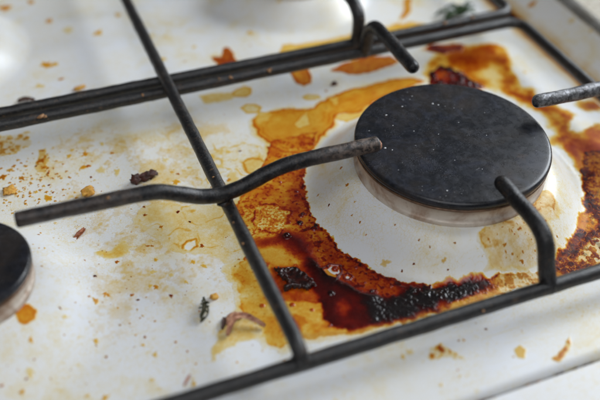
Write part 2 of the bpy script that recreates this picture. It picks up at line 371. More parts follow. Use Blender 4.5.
# outlines on the hob top, in millimetres from the large burner axis
OUTLINE = {
    'main': [(-63.8,37.4),(-54.0,52.0),(-33.0,51.8),(-38.9,42.1),(-44.8,34.4),(-50.2,24.2),(-53.1,16.1),(-56.0,4.9),(-55.5,-1.9),(-53.6,-10.9),(-52.4,-18.4),(-50.6,-23.4),(-47.0,-30.1),(-43.3,-35.6),(-39.0,-39.9),(-33.8,-43.5),(-28.5,-47.1),(-23.1,-49.7),(-20.2,-49.4),(-16.5,-49.8),(-11.3,-50.4),(-6.7,-50.8),(-1.4,-51.8),(5.8,-52.7),(11.8,-54.3),(7.0,-57.6),(-9.5,-57.5),(-21.5,-57.4),(-33.3,-57.3),(-40.8,-56.9),(-48.0,-56.0),(-55.5,-56.0),(-66.2,-55.2),(-75.6,-53.4),(-81.2,-51.3),(-85.4,-51.9),(-90.1,-54.1),(-94.1,-49.9),(-94.2,-46.3),(-95.4,-37.7),(-96.4,-33.5),(-95.6,-28.0),(-94.7,-20.9),(-94.7,-12.1),(-90.7,-11.5),(-86.1,-7.9),(-84.4,-1.9),(-83.5,7.5),(-82.6,17.3),(-78.2,23.1)],
    'band': [(-49.4,36.1),(-44.8,34.4),(-50.2,24.2),(-53.1,16.1),(-56.0,4.9),(-53.6,-10.9),(-50.6,-23.4),(-39.0,-39.9),(-28.5,-47.1),(-29.3,-53.0),(-44.1,-48.4),(-52.4,-43.3),(-60.0,-32.9),(-63.9,-25.8),(-62.7,-17.2),(-63.8,-7.3),(-63.8,1.9),(-62.4,11.6)],
    'pale1': [(-83.0,-4.6),(-79.0,-4.5),(-74.2,-8.5),(-72.4,-14.1),(-72.9,-19.3),(-77.6,-17.5),(-82.3,-13.6),(-84.4,-8.5)],
    'amberlow': [(-94.4,-11.2),(-86.4,-12.1),(-81.3,-17.2),(-82.4,-28.1),(-81.1,-34.5),(-85.2,-50.6),(-93.2,-51.2),(-95.4,-37.7),(-95.6,-28.0)],
    'red': [(-86.4,-1.1),(-78.3,-2.5),(-71.6,-1.6),(-67.3,-0.9),(-64.1,-5.0),(-62.5,-12.9),(-63.4,-20.7),(-63.5,-27.5),(-59.0,-34.9),(-52.8,-44.1),(-55.3,-50.9),(-61.3,-54.2),(-65.6,-54.0),(-71.2,-50.0),(-72.1,-45.1),(-69.9,-39.1),(-76.4,-35.7),(-81.6,-33.8),(-83.0,-27.8),(-81.3,-19.2),(-75.6,-19.3),(-70.6,-21.2),(-68.4,-17.7),(-69.6,-12.9),(-73.3,-8.3),(-79.7,-6.4),(-85.6,-5.3)],
    'pool': [(-66.0,-17.6),(-64.5,-23.5),(-63.3,-28.1),(-58.6,-35.0),(-51.8,-43.6),(-51.3,-50.5),(-56.2,-54.3),(-61.5,-54.6),(-65.6,-54.0),(-70.9,-50.1),(-71.7,-45.2),(-70.4,-39.4),(-70.9,-36.8),(-69.9,-32.7),(-68.7,-26.1),(-68.8,-20.8)],
    'poolglow': [(-65.1,-41.0),(-61.9,-40.7),(-61.5,-44.8),(-64.9,-47.3),(-66.7,-44.7)],
    'redglow': [(-67.9,-31.5),(-63.9,-33.0),(-61.9,-37.2),(-64.8,-38.6),(-68.4,-36.3)],
    'hole1': [(-63.5,-24.9),(-59.9,-23.6),(-57.0,-25.2),(-57.5,-28.2),(-60.6,-30.7),(-62.9,-28.8)],
    'hole2': [(-57.3,-30.3),(-55.6,-30.0),(-54.9,-31.8),(-56.5,-32.7),(-57.6,-31.8)],
    'yellow': [(-81.7,-34.2),(-76.4,-35.7),(-69.9,-39.1),(-71.7,-45.2),(-70.9,-50.1),(-65.6,-54.0),(-69.6,-54.7),(-76.4,-53.6),(-81.2,-51.3),(-81.0,-45.4),(-82.4,-39.7)],
    'cryst': [(-74.3,15.4),(-70.2,15.1),(-64.5,10.6),(-62.8,7.5),(-67.1,0.8),(-71.6,-2.7),(-77.0,1.0),(-78.4,7.3)],
    'cryst2': [(-81.2,16.8),(-77.2,16.5),(-75.4,12.2),(-78.0,7.2),(-81.2,9.6)],
    'char': [(-55.2,-42.7),(-50.0,-44.7),(-44.8,-46.7),(-38.7,-45.5),(-32.6,-47.3),(-26.1,-48.5),(-20.0,-48.8),(-14.5,-50.5),(-13.1,-52.6),(-19.4,-53.8),(-25.7,-54.4),(-33.3,-54.5),(-43.8,-55.3),(-52.2,-55.4),(-56.1,-52.5)],
    'spark': [(-41.5,-36.9),(-33.9,-43.9),(-28.0,-47.7),(-22.3,-50.4),(-22.5,-53.6),(-30.6,-52.5),(-42.5,-49.0),(-43.3,-43.8)],
    'tailred': [(-26.6,-51.0),(-20.8,-50.6),(-11.6,-51.2),(-6.3,-51.8),(-4.5,-54.6),(-12.8,-56.3),(-24.5,-55.8),(-30.1,-55.2)],
    'tailtan': [(-7.6,-51.2),(2.0,-51.7),(13.0,-53.8),(7.1,-60.4),(-10.0,-58.3)],
    'under': [(-81.5,-48.4),(-65.8,-54.4),(-55.5,-54.6),(-39.9,-55.3),(-24.1,-55.0),(-8.5,-55.9),(-11.4,-60.5),(-42.8,-60.6),(-67.2,-57.5),(-83.4,-53.1)],
    'amber': [(-56.9,66.6),(-58.6,56.7),(-55.0,49.5),(-53.7,43.3),(-46.4,39.2),(-39.4,40.9),(-33.7,46.8),(-25.8,52.1),(-21.7,58.4),(-16.7,58.9),(-11.7,57.1),(-2.9,61.1),(11.0,65.9),(21.4,67.3),(27.3,68.6),(22.7,73.7),(15.7,75.4),(2.3,74.2),(-8.0,73.7),(-16.1,72.4),(-23.4,70.1),(-27.7,66.9),(-34.9,67.9),(-41.3,71.0),(-47.9,71.0),(-55.4,68.3)],
    'ambertri': [(-41.6,59.4),(-34.1,65.2),(-32.1,65.3),(-35.3,56.4),(-39.8,55.7)],
    'amberoval': [(-48.2,48.4),(-44.0,49.8),(-40.5,47.1),(-42.3,40.5),(-49.8,41.9)],
    'amberleft': [(-56.0,67.8),(-52.0,72.6),(-47.3,70.1),(-49.9,65.5),(-56.0,64.0)],
    'ambertop': [(-19.7,72.1),(-15.1,71.2),(-16.4,66.0),(-20.4,65.8)],
    'ambershelf': [(-22.8,58.0),(-17.0,58.2),(-10.5,57.4),(-5.8,61.3),(-2.9,61.1),(-12.7,52.8),(-19.4,52.8)],
    'veil': [(-92.7,60.5),(-78.6,61.0),(-64.7,56.0),(-59.4,49.7),(-58.2,40.8),(-64.7,35.0),(-77.0,26.4),(-84.1,27.8),(-87.8,34.3),(-93.1,41.5)],
    'veilcell': [(-71.0,42.7),(-65.7,44.2),(-62.3,41.6),(-60.8,36.2),(-67.5,32.0),(-71.2,36.0)],
    'scorch': [(73.8,-2.1),(67.0,-1.1),(58.7,-10.6),(51.9,-21.4),(45.1,-30.7),(37.0,-38.5),(29.7,-44.4),(22.0,-48.4),(16.6,-51.4),(11.4,-56.2),(11.7,-62.4),(28.4,-62.8),(49.3,-59.4),(89.9,-8.1)],
    'scorchgold': [(40.5,-34.2),(46.7,-33.8),(45.1,-39.9),(39.5,-42.5),(35.7,-39.8)],
    'scorchpale': [(24.7,-53.7),(32.8,-48.0),(43.1,-43.8),(61.1,-44.6),(51.3,-57.1),(32.7,-57.8)],
    'tan': [(-9.7,-38.9),(-5.2,-36.8),(0.7,-36.7),(8.5,-36.3),(15.8,-34.4),(23.6,-27.8),(26.7,-29.2),(28.1,-32.6),(29.6,-34.6),(26.4,-37.3),(20.1,-39.8),(20.1,-43.7),(22.9,-45.9),(15.4,-51.2),(6.9,-52.2),(-4.0,-51.2),(-10.3,-49.0),(-8.1,-46.3),(-7.9,-43.8),(-10.1,-41.4)],
    'tandark': [(-9.7,-38.9),(-5.2,-36.8),(0.4,-37.2),(4.8,-38.2),(1.1,-41.9),(-3.1,-43.9),(-6.5,-42.5),(-9.8,-40.9)],
    'tandark2': [(14.4,-33.9),(23.3,-28.3),(26.7,-29.2),(28.5,-31.9),(25.0,-34.4),(18.9,-35.1),(15.0,-37.1)],
    'field': [(30.4,74.5),(37.2,81.1),(43.3,86.3),(51.4,87.2),(61.1,88.5),(71.0,87.9),(77.4,79.8),(75.4,71.0),(68.8,55.3),(67.8,45.3),(71.6,35.6),(76.1,25.8),(81.8,15.9),(90.7,6.5),(73.5,-16.1),(59.5,-21.6),(57.1,-14.1),(61.8,-2.0),(64.2,11.6),(65.1,26.7),(62.5,43.9),(55.5,56.6),(42.3,61.4),(28.4,64.7)],
    'fieldhole': [(73.4,20.5),(81.2,24.0),(88.9,22.8),(88.7,18.1),(80.0,11.9),(72.4,10.1),(70.0,14.0)],
    'fieldpale': [(55.4,67.3),(65.3,72.8),(67.0,64.8),(61.7,52.7),(54.7,50.1),(53.7,57.3)],
    'k1': [(28.8,64.6),(34.3,74.8),(40.8,77.9),(45.4,74.5),(48.2,68.0),(51.2,54.8),(44.2,55.6)],
    'k2': [(38.9,93.6),(43.9,95.7),(49.9,94.5),(58.8,92.3),(62.1,88.2),(57.0,85.2),(49.1,87.1),(43.2,88.2)],
    'k1glow': [(35.8,72.6),(40.6,73.5),(41.6,69.6),(37.3,66.7),(33.8,68.0)],
    'fb0': [(59.8,81.3),(58.3,79.7),(56.5,79.0),(55.1,79.5),(54.6,81.0),(55.2,83.0),(56.7,84.7),(58.5,85.4),(59.9,84.9),(60.4,83.3)],
    'fb1': [(70.9,79.3),(69.0,77.7),(66.5,77.2),(64.2,78.0),(63.1,79.8),(63.5,81.9),(65.3,83.5),(67.8,84.0),(70.1,83.2),(71.3,81.4)],
    'fb2': [(74.5,73.2),(73.0,71.6),(71.4,70.8),(70.3,71.2),(70.0,72.6),(70.8,74.6),(72.3,76.2),(73.9,77.0),(75.0,76.6),(75.2,75.2)],
    'fb3': [(69.2,55.2),(67.4,53.3),(65.2,52.5),(63.6,53.0),(63.1,54.8),(63.9,57.1),(65.7,59.0),(67.9,59.8),(69.5,59.3),(70.0,57.5)],
    'fb4': [(70.8,42.5),(69.3,41.1),(67.6,40.5),(66.3,41.0),(65.8,42.4),(66.5,44.1),(67.9,45.6),(69.6,46.2),(71.0,45.7),(71.4,44.3)],
    'fb5': [(72.5,17.7),(70.9,16.0),(69.1,15.3),(67.8,15.8),(67.5,17.3),(68.4,19.2),(70.0,20.9),(71.9,21.7),(73.2,21.2),(73.4,19.7)],
    'fb6': [(72.3,1.3),(70.4,-0.1),(68.1,-0.6),(66.1,0.2),(65.2,1.8),(65.8,3.7),(67.6,5.2),(70.0,5.6),(72.0,4.9),(72.9,3.2)],
    'fb7': [(93.8,24.2),(91.7,22.6),(88.9,22.2),(86.5,23.0),(85.5,24.9),(86.1,27.1),(88.2,28.7),(91.0,29.2),(93.4,28.3),(94.5,26.4)],
    'fb8': [(81.6,11.3),(80.1,10.1),(78.2,9.7),(76.7,10.2),(76.1,11.5),(76.6,13.1),(78.1,14.4),(80.0,14.8),(81.6,14.3),(82.2,12.9)],
    'fb9': [(64.6,8.5),(62.8,7.0),(60.7,6.5),(58.9,7.1),(58.3,8.7),(58.9,10.6),(60.6,12.2),(62.8,12.7),(64.6,12.1),(65.3,10.5)],
    'fb10': [(54.6,57.0),(53.2,55.9),(51.0,55.8),(48.8,56.6),(47.5,58.0),(47.6,59.5),(49.0,60.5),(51.2,60.7),(53.4,59.9),(54.7,58.5)],
    'underbar': [(-10.2,91.8),(-1.6,96.0),(14.0,96.8),(22.7,92.8),(24.0,87.7),(14.9,85.5),(4.7,83.8),(-3.2,86.6)],
    'dropbar': [(-28.4,99.3),(-19.2,99.6),(-19.7,90.8),(-22.3,85.7),(-26.3,84.5),(-28.4,87.9)],
    'oval1': [(-59.3,78.4),(-55.8,80.3),(-51.7,78.8),(-49.9,75.8),(-53.1,72.2),(-58.0,74.0)],
    'oval2': [(-30.4,76.8),(-27.0,78.0),(-23.0,75.8),(-22.6,73.1),(-26.2,72.8),(-29.6,74.0)],
    'oval3': [(-58.7,91.2),(-52.1,93.9),(-49.2,91.1),(-50.8,86.7),(-54.1,85.4),(-59.1,87.2)],
    'shade1': [(-73.0,93.9),(-60.4,91.9),(-55.8,88.5),(-60.7,85.3),(-72.9,86.5)],
    'behind1': [(-26.0,115.0),(-22.3,120.4),(-14.6,118.6),(-1.6,117.8),(12.3,118.8),(29.0,119.0),(41.2,120.8),(33.4,105.3),(0.2,103.7),(-24.4,106.9)],
    'behind2': [(29.7,114.6),(38.4,119.8),(46.0,119.1),(54.8,113.9),(63.5,108.7),(80.0,107.0),(69.2,98.5),(53.1,100.3),(30.9,100.3)],
    'behind3': [(42.1,122.6),(50.1,132.7),(54.4,142.4),(58.0,141.1),(51.6,130.0),(45.9,123.4)],
    'leftfilm': [(-116.8,31.2),(-108.6,29.4),(-94.2,24.0),(-81.5,18.1),(-78.7,12.2),(-82.6,5.4),(-86.1,-0.1),(-86.1,-6.8),(-92.5,-9.8),(-97.0,-2.7),(-101.8,-0.9),(-108.6,1.6),(-114.6,7.2),(-115.3,13.0),(-117.0,18.2),(-119.0,22.5)],
    'lefthole': [(-106.4,4.1),(-104.4,5.6),(-101.3,5.6),(-102.2,2.6),(-104.9,1.3),(-106.9,2.1)],
    'leftpatch': [(-126.4,17.2),(-122.1,22.5),(-118.3,22.2),(-117.3,17.2),(-120.0,12.5),(-118.0,8.5),(-123.3,8.2),(-126.2,11.5)],
    'leftband': [(-136.4,11.3),(-131.2,12.3),(-126.8,15.1),(-125.1,10.0),(-127.8,7.8),(-133.7,7.5)],
    'peelstain': [(-109.9,-43.5),(-105.5,-38.4),(-99.5,-35.2),(-95.1,-36.8),(-92.7,-42.3),(-96.1,-45.6),(-101.5,-45.3),(-108.4,-47.2),(-112.0,-50.1)],
    'goldspot': [(-167.8,-16.0),(-165.9,-14.0),(-162.8,-13.9),(-161.2,-16.8),(-162.1,-20.0),(-164.8,-21.0),(-167.5,-19.5)],
    'cornerbrown': [(-164.5,94.0),(-148.4,91.8),(-147.8,85.0),(-154.2,80.3),(-166.3,79.2)],
    'rustpatch': [(-149.1,71.5),(-146.3,78.8),(-143.7,79.9),(-144.3,71.1),(-147.1,64.1),(-149.4,64.9)],
    'frontrust': [(-49.8,-77.0),(-45.4,-72.7),(-41.5,-72.4),(-40.1,-76.4),(-38.7,-80.4),(-43.5,-78.5)],
    'fronttan': [(-21.0,-83.7),(-18.6,-82.8),(-17.6,-84.9),(-20.0,-87.4),(-21.9,-86.3)],
    'frontarc': [(-11.7,-91.4),(-8.2,-90.2),(-4.0,-87.5),(-1.2,-85.0),(-3.0,-88.8),(-6.9,-91.6),(-10.7,-92.7)],
    'rearrust': [(-25.3,89.4),(-25.6,91.2),(-24.1,92.4)],
    'rearflake': [(-58.5,122.0),(-55.1,121.7),(-54.3,119.5),(-51.1,127.8),(-49.0,128.0),(-48.0,121.9),(-48.5,112.9),(-53.2,110.9),(-57.8,113.5)],
    'leftwash': [(-137.2,84.0),(-111.1,86.4),(-86.1,80.3),(-67.4,68.1),(-65.0,48.9),(-78.9,20.9),(-85.7,-5.8),(-96.8,-15.0),(-108.5,-23.1),(-121.7,-32.3),(-137.0,-39.7),(-146.5,-24.4),(-140.4,-3.6),(-137.9,18.7),(-148.5,37.5),(-146.5,65.2)],
    'crease': [(92,-60),(101,-60),(101,200),(92,200)],
}
SPOTS = [(-144.0,201.5,3.03,1.4,0),(-130.7,203.3,2.04,1.2,0.3),(-125.3,181.1,1.98,1.3,0),(-118.0,169.3,2.94,0.25,0),(-104.7,161.6,2.44,0.9,0),(-132.9,141.5,2.78,1.1,0),(-129.3,141.0,1.85,0.8,0),(-128.9,127.7,1.36,1.6,0.5),(-91.6,175.4,2.02,0.7,0.4),(-74.5,147.8,1.47,0.3,0.3),(-80.8,128.2,1.89,0.5,0),(-64.0,133.4,1.45,0.5,0),(-34.2,136.5,1.98,0.5,0),(-15.2,146.2,1.53,0.4,0),(-138.8,125.3,2.24,0.35,0.2),(-129.5,69.8,1.63,1.2,0),(-131.6,61.7,1.61,1.0,0),(-129.9,61.7,1.0,2.2,0.3),(-135.9,70.8,1.22,0.7,0),(-119.0,66.6,1.02,1.3,0.5),(-134.0,74.3,1.03,0.5,0),(-119.8,54.0,2.0,0.35,0),(-125.6,57.4,2.0,0.3,0.1),(-148.3,47.8,1.92,1.0,0),(-152.0,53.0,0.85,0.7,0.2),(-130.2,54.5,0.55,4,0.8),(-145.7,62.9,0.6,3,0.8),(-146.6,55.4,0.47,4,1),(-149.5,68.9,0.6,4,0.8),(-157.8,72.0,1.0,1.5,0.6),(-155.9,63.3,1.18,1.5,0.6),(-162.8,66.6,1.57,1.8,0.6),(-159.6,70.0,1.19,1,0.6),(-153.3,70.3,0.8,1.2,0.6),(-155.7,75.3,0.81,1,0.6),(-129.9,78.4,1.24,0.3,0),(-121.6,74.0,1.24,0.35,0),(-131.1,4.7,0.78,2.2,0.5),(-117.8,0.8,0.86,0.8,0),(-118.7,8.7,0.73,1.6,0.6),(-117.3,8.2,0.73,1.6,0.6),(-121.1,-12.0,1.04,1.4,0.2),(-122.9,-10.8,1.04,0.6,0),(-120.3,-4.6,1.42,0.35,0),(-114.7,-8.3,1.06,0.35,0),(-137.6,-10.7,0.99,1.2,0.1),(-129.8,-12.7,0.76,2,0.5),(-128.4,-15.6,0.51,6,1),(-117.3,-17.8,0.83,3.5,0.7),(-105.6,-4.9,1.08,0.8,0),(-102.5,-8.2,1.25,0.7,0),(-110.7,-13.4,0.88,0.5,0),(-100.2,1.8,1.03,2.6,0.6),(-115.6,25.3,0.83,2.5,0.8),(-111.6,16.8,0.75,1.6,0.6),(-100.7,15.7,0.49,5,0.9),(-103.4,22.6,0.76,4,0.9),(-114.8,29.9,0.57,3,0.9),(-140.0,-1.7,0.6,6,0.9),(-142.1,-13.1,1.13,1.1,0),(-138.5,-10.2,0.99,1.2,0),(-130.2,-32.3,0.53,3,0.7),(-145.6,-28.8,0.94,0.7,0.1),(-120.5,-56.0,0.94,0.6,0.4),(-165.0,-26.3,0.82,0.9,0.1),(-171.0,-41.1,0.88,0.9,0.3),(-147.6,-51.3,1.23,0.8,0.2),(-152.6,-48.6,0.92,0.5,0.2),(-132.4,-49.9,0.94,0.35,0.3),(-129.0,-40.6,0.97,0.6,0.2),(-135.7,-16.9,0.5,0.9,0.2),(-154.0,-16.1,0.46,3,0.9),(-167.4,-35.7,1.46,0.25,0),(-153.2,-19.4,0.92,0.25,0),(-131.6,-35.3,0.65,0.7,0),(-136.7,-24.3,0.4,2,0.9),(-125.4,-26.8,0.4,1.5,0.8),(-129.7,-23.7,0.34,1.5,0.8),(-25.3,-72.8,0.46,4,1),(-56.2,-73.3,0.96,0.5,0.1),(-53.1,-72.3,1.29,0.25,0.2),(-50.0,-87.2,0.78,0.4,0.2),(-42.8,-86.3,0.63,0.3,0.2),(-40.1,12.8,0.64,2,0.6),(-42.0,2.8,0.67,1.8,0.6),(-41.7,-31.3,1.49,0.5,0.5),(-33.3,-37.0,0.42,4,1),(-37.6,-36.7,0.42,4,1),(-23.7,-41.1,0.84,0.6,0.4),(-23.3,-43.9,0.35,3,1),(-29.5,-32.2,0.35,2,0.9),(-26.9,-35.8,0.31,2,0.9),(-18.6,-38.6,0.35,2,0.9),(-44.1,-14.0,0.39,2,0.9),(-45.3,-9.5,0.4,1.5,0.9),(-34.8,-23.4,0.32,2,0.9),(-49.5,2.0,0.45,5,1),(-50.4,10.5,0.48,1.5,0.8),(-13.0,80.6,1.38,3.5,0.6),(-18.3,77.4,0.68,2,0.8),(-69.1,49.7,0.58,5,0.9),(-74.0,50.8,1.24,0.4,0),(-81.0,50.5,1.65,0.45,0),(-99.3,39.8,1.59,0.9,0),(-97.2,44.3,0.8,2,0.6),(-99.2,46.3,1.0,0.8,0.2),(-99.8,54.7,1.63,0.25,0),(-90.8,39.3,0.8,0.6,0.2),(-79.2,33.7,1.2,1.2,0.1),(-80.6,43.5,2.44,0.25,0),(106.2,102.0,2.09,1.4,0.3),(112.5,62.4,1.48,0.3,0.4),(110.7,75.6,1.51,0.25,0.4),(76.5,59.6,1.44,0.35,0.4)]
OUTLINE_RIDGE = [(-70.4,-3.7),(-67.7,-5.9),(-66.4,-10.8),(-65.3,-16.8),(-65.2,-23.2),(-64,-27.8),(-59.1,-35.3),(-52.6,-43.7)]
BLISTERS = [(-69.2,-4.7,1.5,1.2,2),(-59,-26.1,1.3,1,3),(-61.8,0.6,1.2,0.5,4),(-58.1,-4.3,1.3,0.6,4),(-60,4.1,1.1,0.4,3),(-56.8,-3.1,0.8,0.4,4),(-65.1,-36.6,1.2,0.5,2),(-71.1,-49.6,0.7,0.4,1),(-89.4,-33.2,1,0.2,1.5),(-79.6,-36.5,1,0.3,2),(-74.1,-41,0.8,0.2,1.5),(-56.7,17.6,0.8,0.2,1.5),(-60.5,25.5,0.7,0.2,1.5),(-58.9,4.8,1,0.3,3),(-51.7,-28.3,0.6,0.3,1),(-49.9,-41.3,0.6,0.4,1),(-43.9,-41,0.5,0.4,0),(-69.4,-27.9,1,0.6,2),(-51,-40.4,0.9,0.4,2),(-51.7,-36,0.5,0.3,1.5)]
SPRIG = (-109.1,-28.7)
SPRIG_CRUMB = (-103.7,-24)
CHAR_POLY = [(-79.5,-17.3),(-76.8,-18.3),(-74,-20.2),(-70.6,-22.2),(-69.6,-27.3),(-68.4,-31.8),(-71.7,-31.6),(-75.2,-30.8),(-78.9,-29.8),(-78.7,-26.4),(-78.3,-22.4)]


# ------------------------------------------------------------------ the hob top
hob = empty("gas_hob")
tag(hob, "white enamelled gas hob top splashed with dried brown spills", "hob")

def axis(breaks):
    out = []
    for a, b, st in breaks:
        out += list(np.arange(a, b - 1e-6, st))
    out.append(breaks[-1][1])
    return np.array(out)

gx = axis([(-330, -200, 10), (-200, 100, 1.0), (100, 113, 0.6)])
gy = axis([(-95.0, -92.0, 0.2), (-92.0, -70, 1.1), (-70, 130, 1.0), (130, 220, 2.0), (220, 330, 10)])
X, Y = np.meshgrid(gx, gy)
Z = H(X, Y) + 0.35 * (fbm(X, Y, 90, 3, 2) - 0.5)
PLATE_WOB = True
def surf(x, y):
    return H(x, y) + 0.35 * (fbm(x, y, 90, 3, 2) - 0.5)

ny, nx = X.shape
V = np.stack([X, Y, Z], -1).reshape(-1, 3)
# skirt that folds down behind the front lip
skirt = np.stack([gx, 0 * gx - 95.1, 0 * gx - 9], -1)
V = np.vstack([V, skirt]) * MM
F = [(j * nx + i, j * nx + i + 1, (j + 1) * nx + i + 1, (j + 1) * nx + i) for j in range(ny - 1) for i in range(nx - 1)]
b0 = nx * ny
F += [(b0 + i, b0 + i + 1, i + 1, i) for i in range(nx - 1)]
mesh_obj("top_plate", V.tolist(), F, MAT['enamel'], hob)

def extrude_profile(name, prof, a, b, axis_, mat, parent=None, n=2):
    """profile (u,z) swept along x ('x') or y ('y') from a to b"""
    verts = []; faces = []
    k = len(prof)
    for s in range(n):
        t = a + (b - a) * s / (n - 1)
        for u, z in prof:
            verts.append((t * MM, u * MM, z * MM) if axis_ == 'x' else (u * MM, t * MM, z * MM))
    for s in range(n - 1):
        for i in range(k):
            j = (i + 1) % k
            faces.append((s * k + i, s * k + j, (s + 1) * k + j, (s + 1) * k + i))
    faces.append(tuple(range(k))[::-1]); faces.append(tuple((n - 1) * k + i for i in range(k)))
    o = mesh_obj(name, verts, faces, mat, parent)
    return o

def fixn(o):
    bm = bmesh.new(); bm.from_mesh(o.data)
    bmesh.ops.recalc_face_normals(bm, faces=bm.faces)
    bm.to_mesh(o.data); bm.free()
    return o

# chrome edging on top of the right-hand wall
pr = [(112.6, 13.2)] + [(117 - 4.4 * math.cos(a), 14.2 + 2.6 * math.sin(a)) for a in np.linspace(0, math.pi, 30)] + [(121.4, 8), (112.6, 8)]
fixn(extrude_profile("chrome_strip", pr, -93, 330, 'y', MAT['chrome'], hob, 2)).data.shade_flat()
# front control panel below the lip, with its rounded top edge and the dirty joint between them
pr = [(-96.0, -8)] + [(-96.0 - 1.4 + 1.4 * math.cos(a), 2.6 + 1.4 * math.sin(a)) for a in np.linspace(0, math.pi / 2, 24)] + [(-150, 4.0), (-150, -8)]
fixn(extrude_profile("front_panel", pr, -330, 122, 'x', MAT['panel'], hob, 2)).data.shade_flat()
pr = [(-95.95, -8), (-95.95, 0.6), (-95.15, 0.8), (-95.15, -8)]
hob_joint = fixn(extrude_profile("joint_grime", pr, -330, 122, 'x', MAT['gap'], hob, 2))

rg_ = random.Random(21)
for k in range(26):
    xk = rg_.uniform(-60, 40)
    blob("joint_crumb", (xk * MM, -95.6 * MM, 1.2 * MM), (rg_.uniform(0.5, 2.2), 0.42, rg_.uniform(0.6, 1.1)), MAT['dkflake'] if k % 3 else MAT['residue'], hob_joint, k, 0.5, 2)

# worktop beyond the chrome edge
o = mesh_obj("countertop", [(0.1215, -0.2, 0.0115), (0.6, -0.2, 0.0115), (0.6, 0.6, 0.0115), (0.1215, 0.6, 0.0115),
                            (0.1215, -0.2, -0.02), (0.6, -0.2, -0.02), (0.6, 0.6, -0.02), (0.1215, 0.6, -0.02)],
             [(0, 1, 2, 3), (0, 4, 5, 1), (1, 5, 6, 2), (2, 6, 7, 3), (3, 7, 4, 0)], MAT['counter'], None, False)
tag(o, kind="structure", label="beige speckled worktop beyond the chrome edge of the hob")

# ------------------------------------------------------------------ burners
def lathe(name, prof, mat, parent, segs=128, wob=0.0, seed=0):
    verts = []; faces = []
    n = len(prof)
    for s in range(segs):
        a = 2 * math.pi * s / segs
        ca, sa = math.cos(a), math.sin(a)
        for r, z in prof:
            k = r * (1 + wob * math.sin(3 * a + seed))
            verts.append((k * ca * MM, k * sa * MM, z * MM))
    for s in range(segs):
        t = (s + 1) % segs
        for i in range(n - 1):
            faces.append((s * n + i, t * n + i, t * n + i + 1, s * n + i + 1))
    if prof[-1][0] < 0.5:
        pass
    o = mesh_obj(name, verts, faces, mat, parent)
    return fixn(o)

def burner(x, y, R, ztop, zbase, label, detail=True):
    b = empty("gas_burner", (x * MM, y * MM, 0))
    tag(b, label, "burner", "gas burners set in the hob")
    # body: flared aluminium crown with a foot bead
    prof = [(R - 9, zbase - 3), (R - 0.4, zbase - 3), (R - 0.4, zbase + 0.5), (R - 0.7, zbase + 1.0), (R - 1.4, zbase + 1.4), (R - 1.3, ztop - 4.9), (R - 0.8, ztop - 4.5), (R - 3, ztop - 4.3), (R - 9, ztop - 4.3)]
    lathe("burner_body", prof, MAT['body'], b)
    # scorched seat ring under the cap
    prof = [(R - 6, ztop - 4.35), (R - 0.5, ztop - 4.35), (R - 0.2, ztop - 4.0), (R - 0.5, ztop - 3.5), (R - 2.2, ztop - 3.3), (R - 6, ztop - 3.3)]
    lathe("seat_ring", prof, MAT['brownring'], b)
    # cap with a rolled edge
    prof = [(R - 8, ztop - 3.2), (R - 1.4, ztop - 3.2), (R - 0.5, ztop - 3.0), (R - 0.1, ztop - 2.5), (R, ztop - 1.9)]
    prof += [(R - 1.5 + 1.5 * math.cos(a), ztop - 1.55 + 1.5 * math.sin(a)) for a in np.linspace(0.12, math.pi / 2, 9)]
    prof += [(R - 2.6, ztop - 0.02), (R * 0.6, ztop + 0.12), (R * 0.3, ztop + 0.16), (0.01, ztop + 0.16)]
    c = lathe("cap", prof, MAT['cap'], b)
    return b, c

main_b, main_cap = burner(0, 0, 37.5, 24.5, 13.7, "large burner with flat scuffed black cap, ringed by the dark spill")
burner(-180, 0.5, 21.5, 21.2, 11.4, "small burner with black cap cut off by the left edge")
burner(0, 168, 25, 24, 9.2, "rear burner behind the double bars on the right")
burner(-180, 168, 25, 24, 9.2, "rear burner behind the double bars on the left")

for i, (x, y, s) in enumerate([(3.5, 22.5, 0.75), (5.2, 21.0, 0.6), (-9, 25, 0.6), (-17.5, 22, 0.7), (-18, 15, 0.5), (-27, 3.5, 0.9), (-25, 1.5, 0.5), (-17, -26, 0.55), (7, 8, 0.4), (-4, 4, 0.35), (13, -3, 0.35), (-6, -12, 0.35), (-12, 9, 0.4), (20, 10, 0.3), (1, -20, 0.3), (10, 17, 0.35), (-2, 30, 0.4)]):
    blob("residue_speck", (x * MM, y * MM, 24.58 * MM), (s * 0.75, s * 0.6, 0.08), MAT['white_speck'], main_b, i, 0.5, 1)

# ------------------------------------------------------------------ pan grate
grate = empty("pan_grate")
tag(grate, "black iron pan grate of round rods lying over the hob", "grate")

def smooth_path(pts, step=1.2):
    P = [Vector(p) for p in pts]
    P = [P[0] * 2 - P[1]] + P + [P[-1] * 2 - P[-2]]
    out = []
    for i in range(1, len(P) - 2):
        a, b, c, d = P[i - 1:i + 3]
        n = max(2, int((c - b).length / step))
        for k in range(n):
            t = k / n
            out.append(0.5 * ((2 * b) + (c - a) * t + (2 * a - 5 * b + 4 * c - d) * t * t + (3 * b - a - 3 * c + d) * t ** 3))
    out.append(P[-2])
    return out

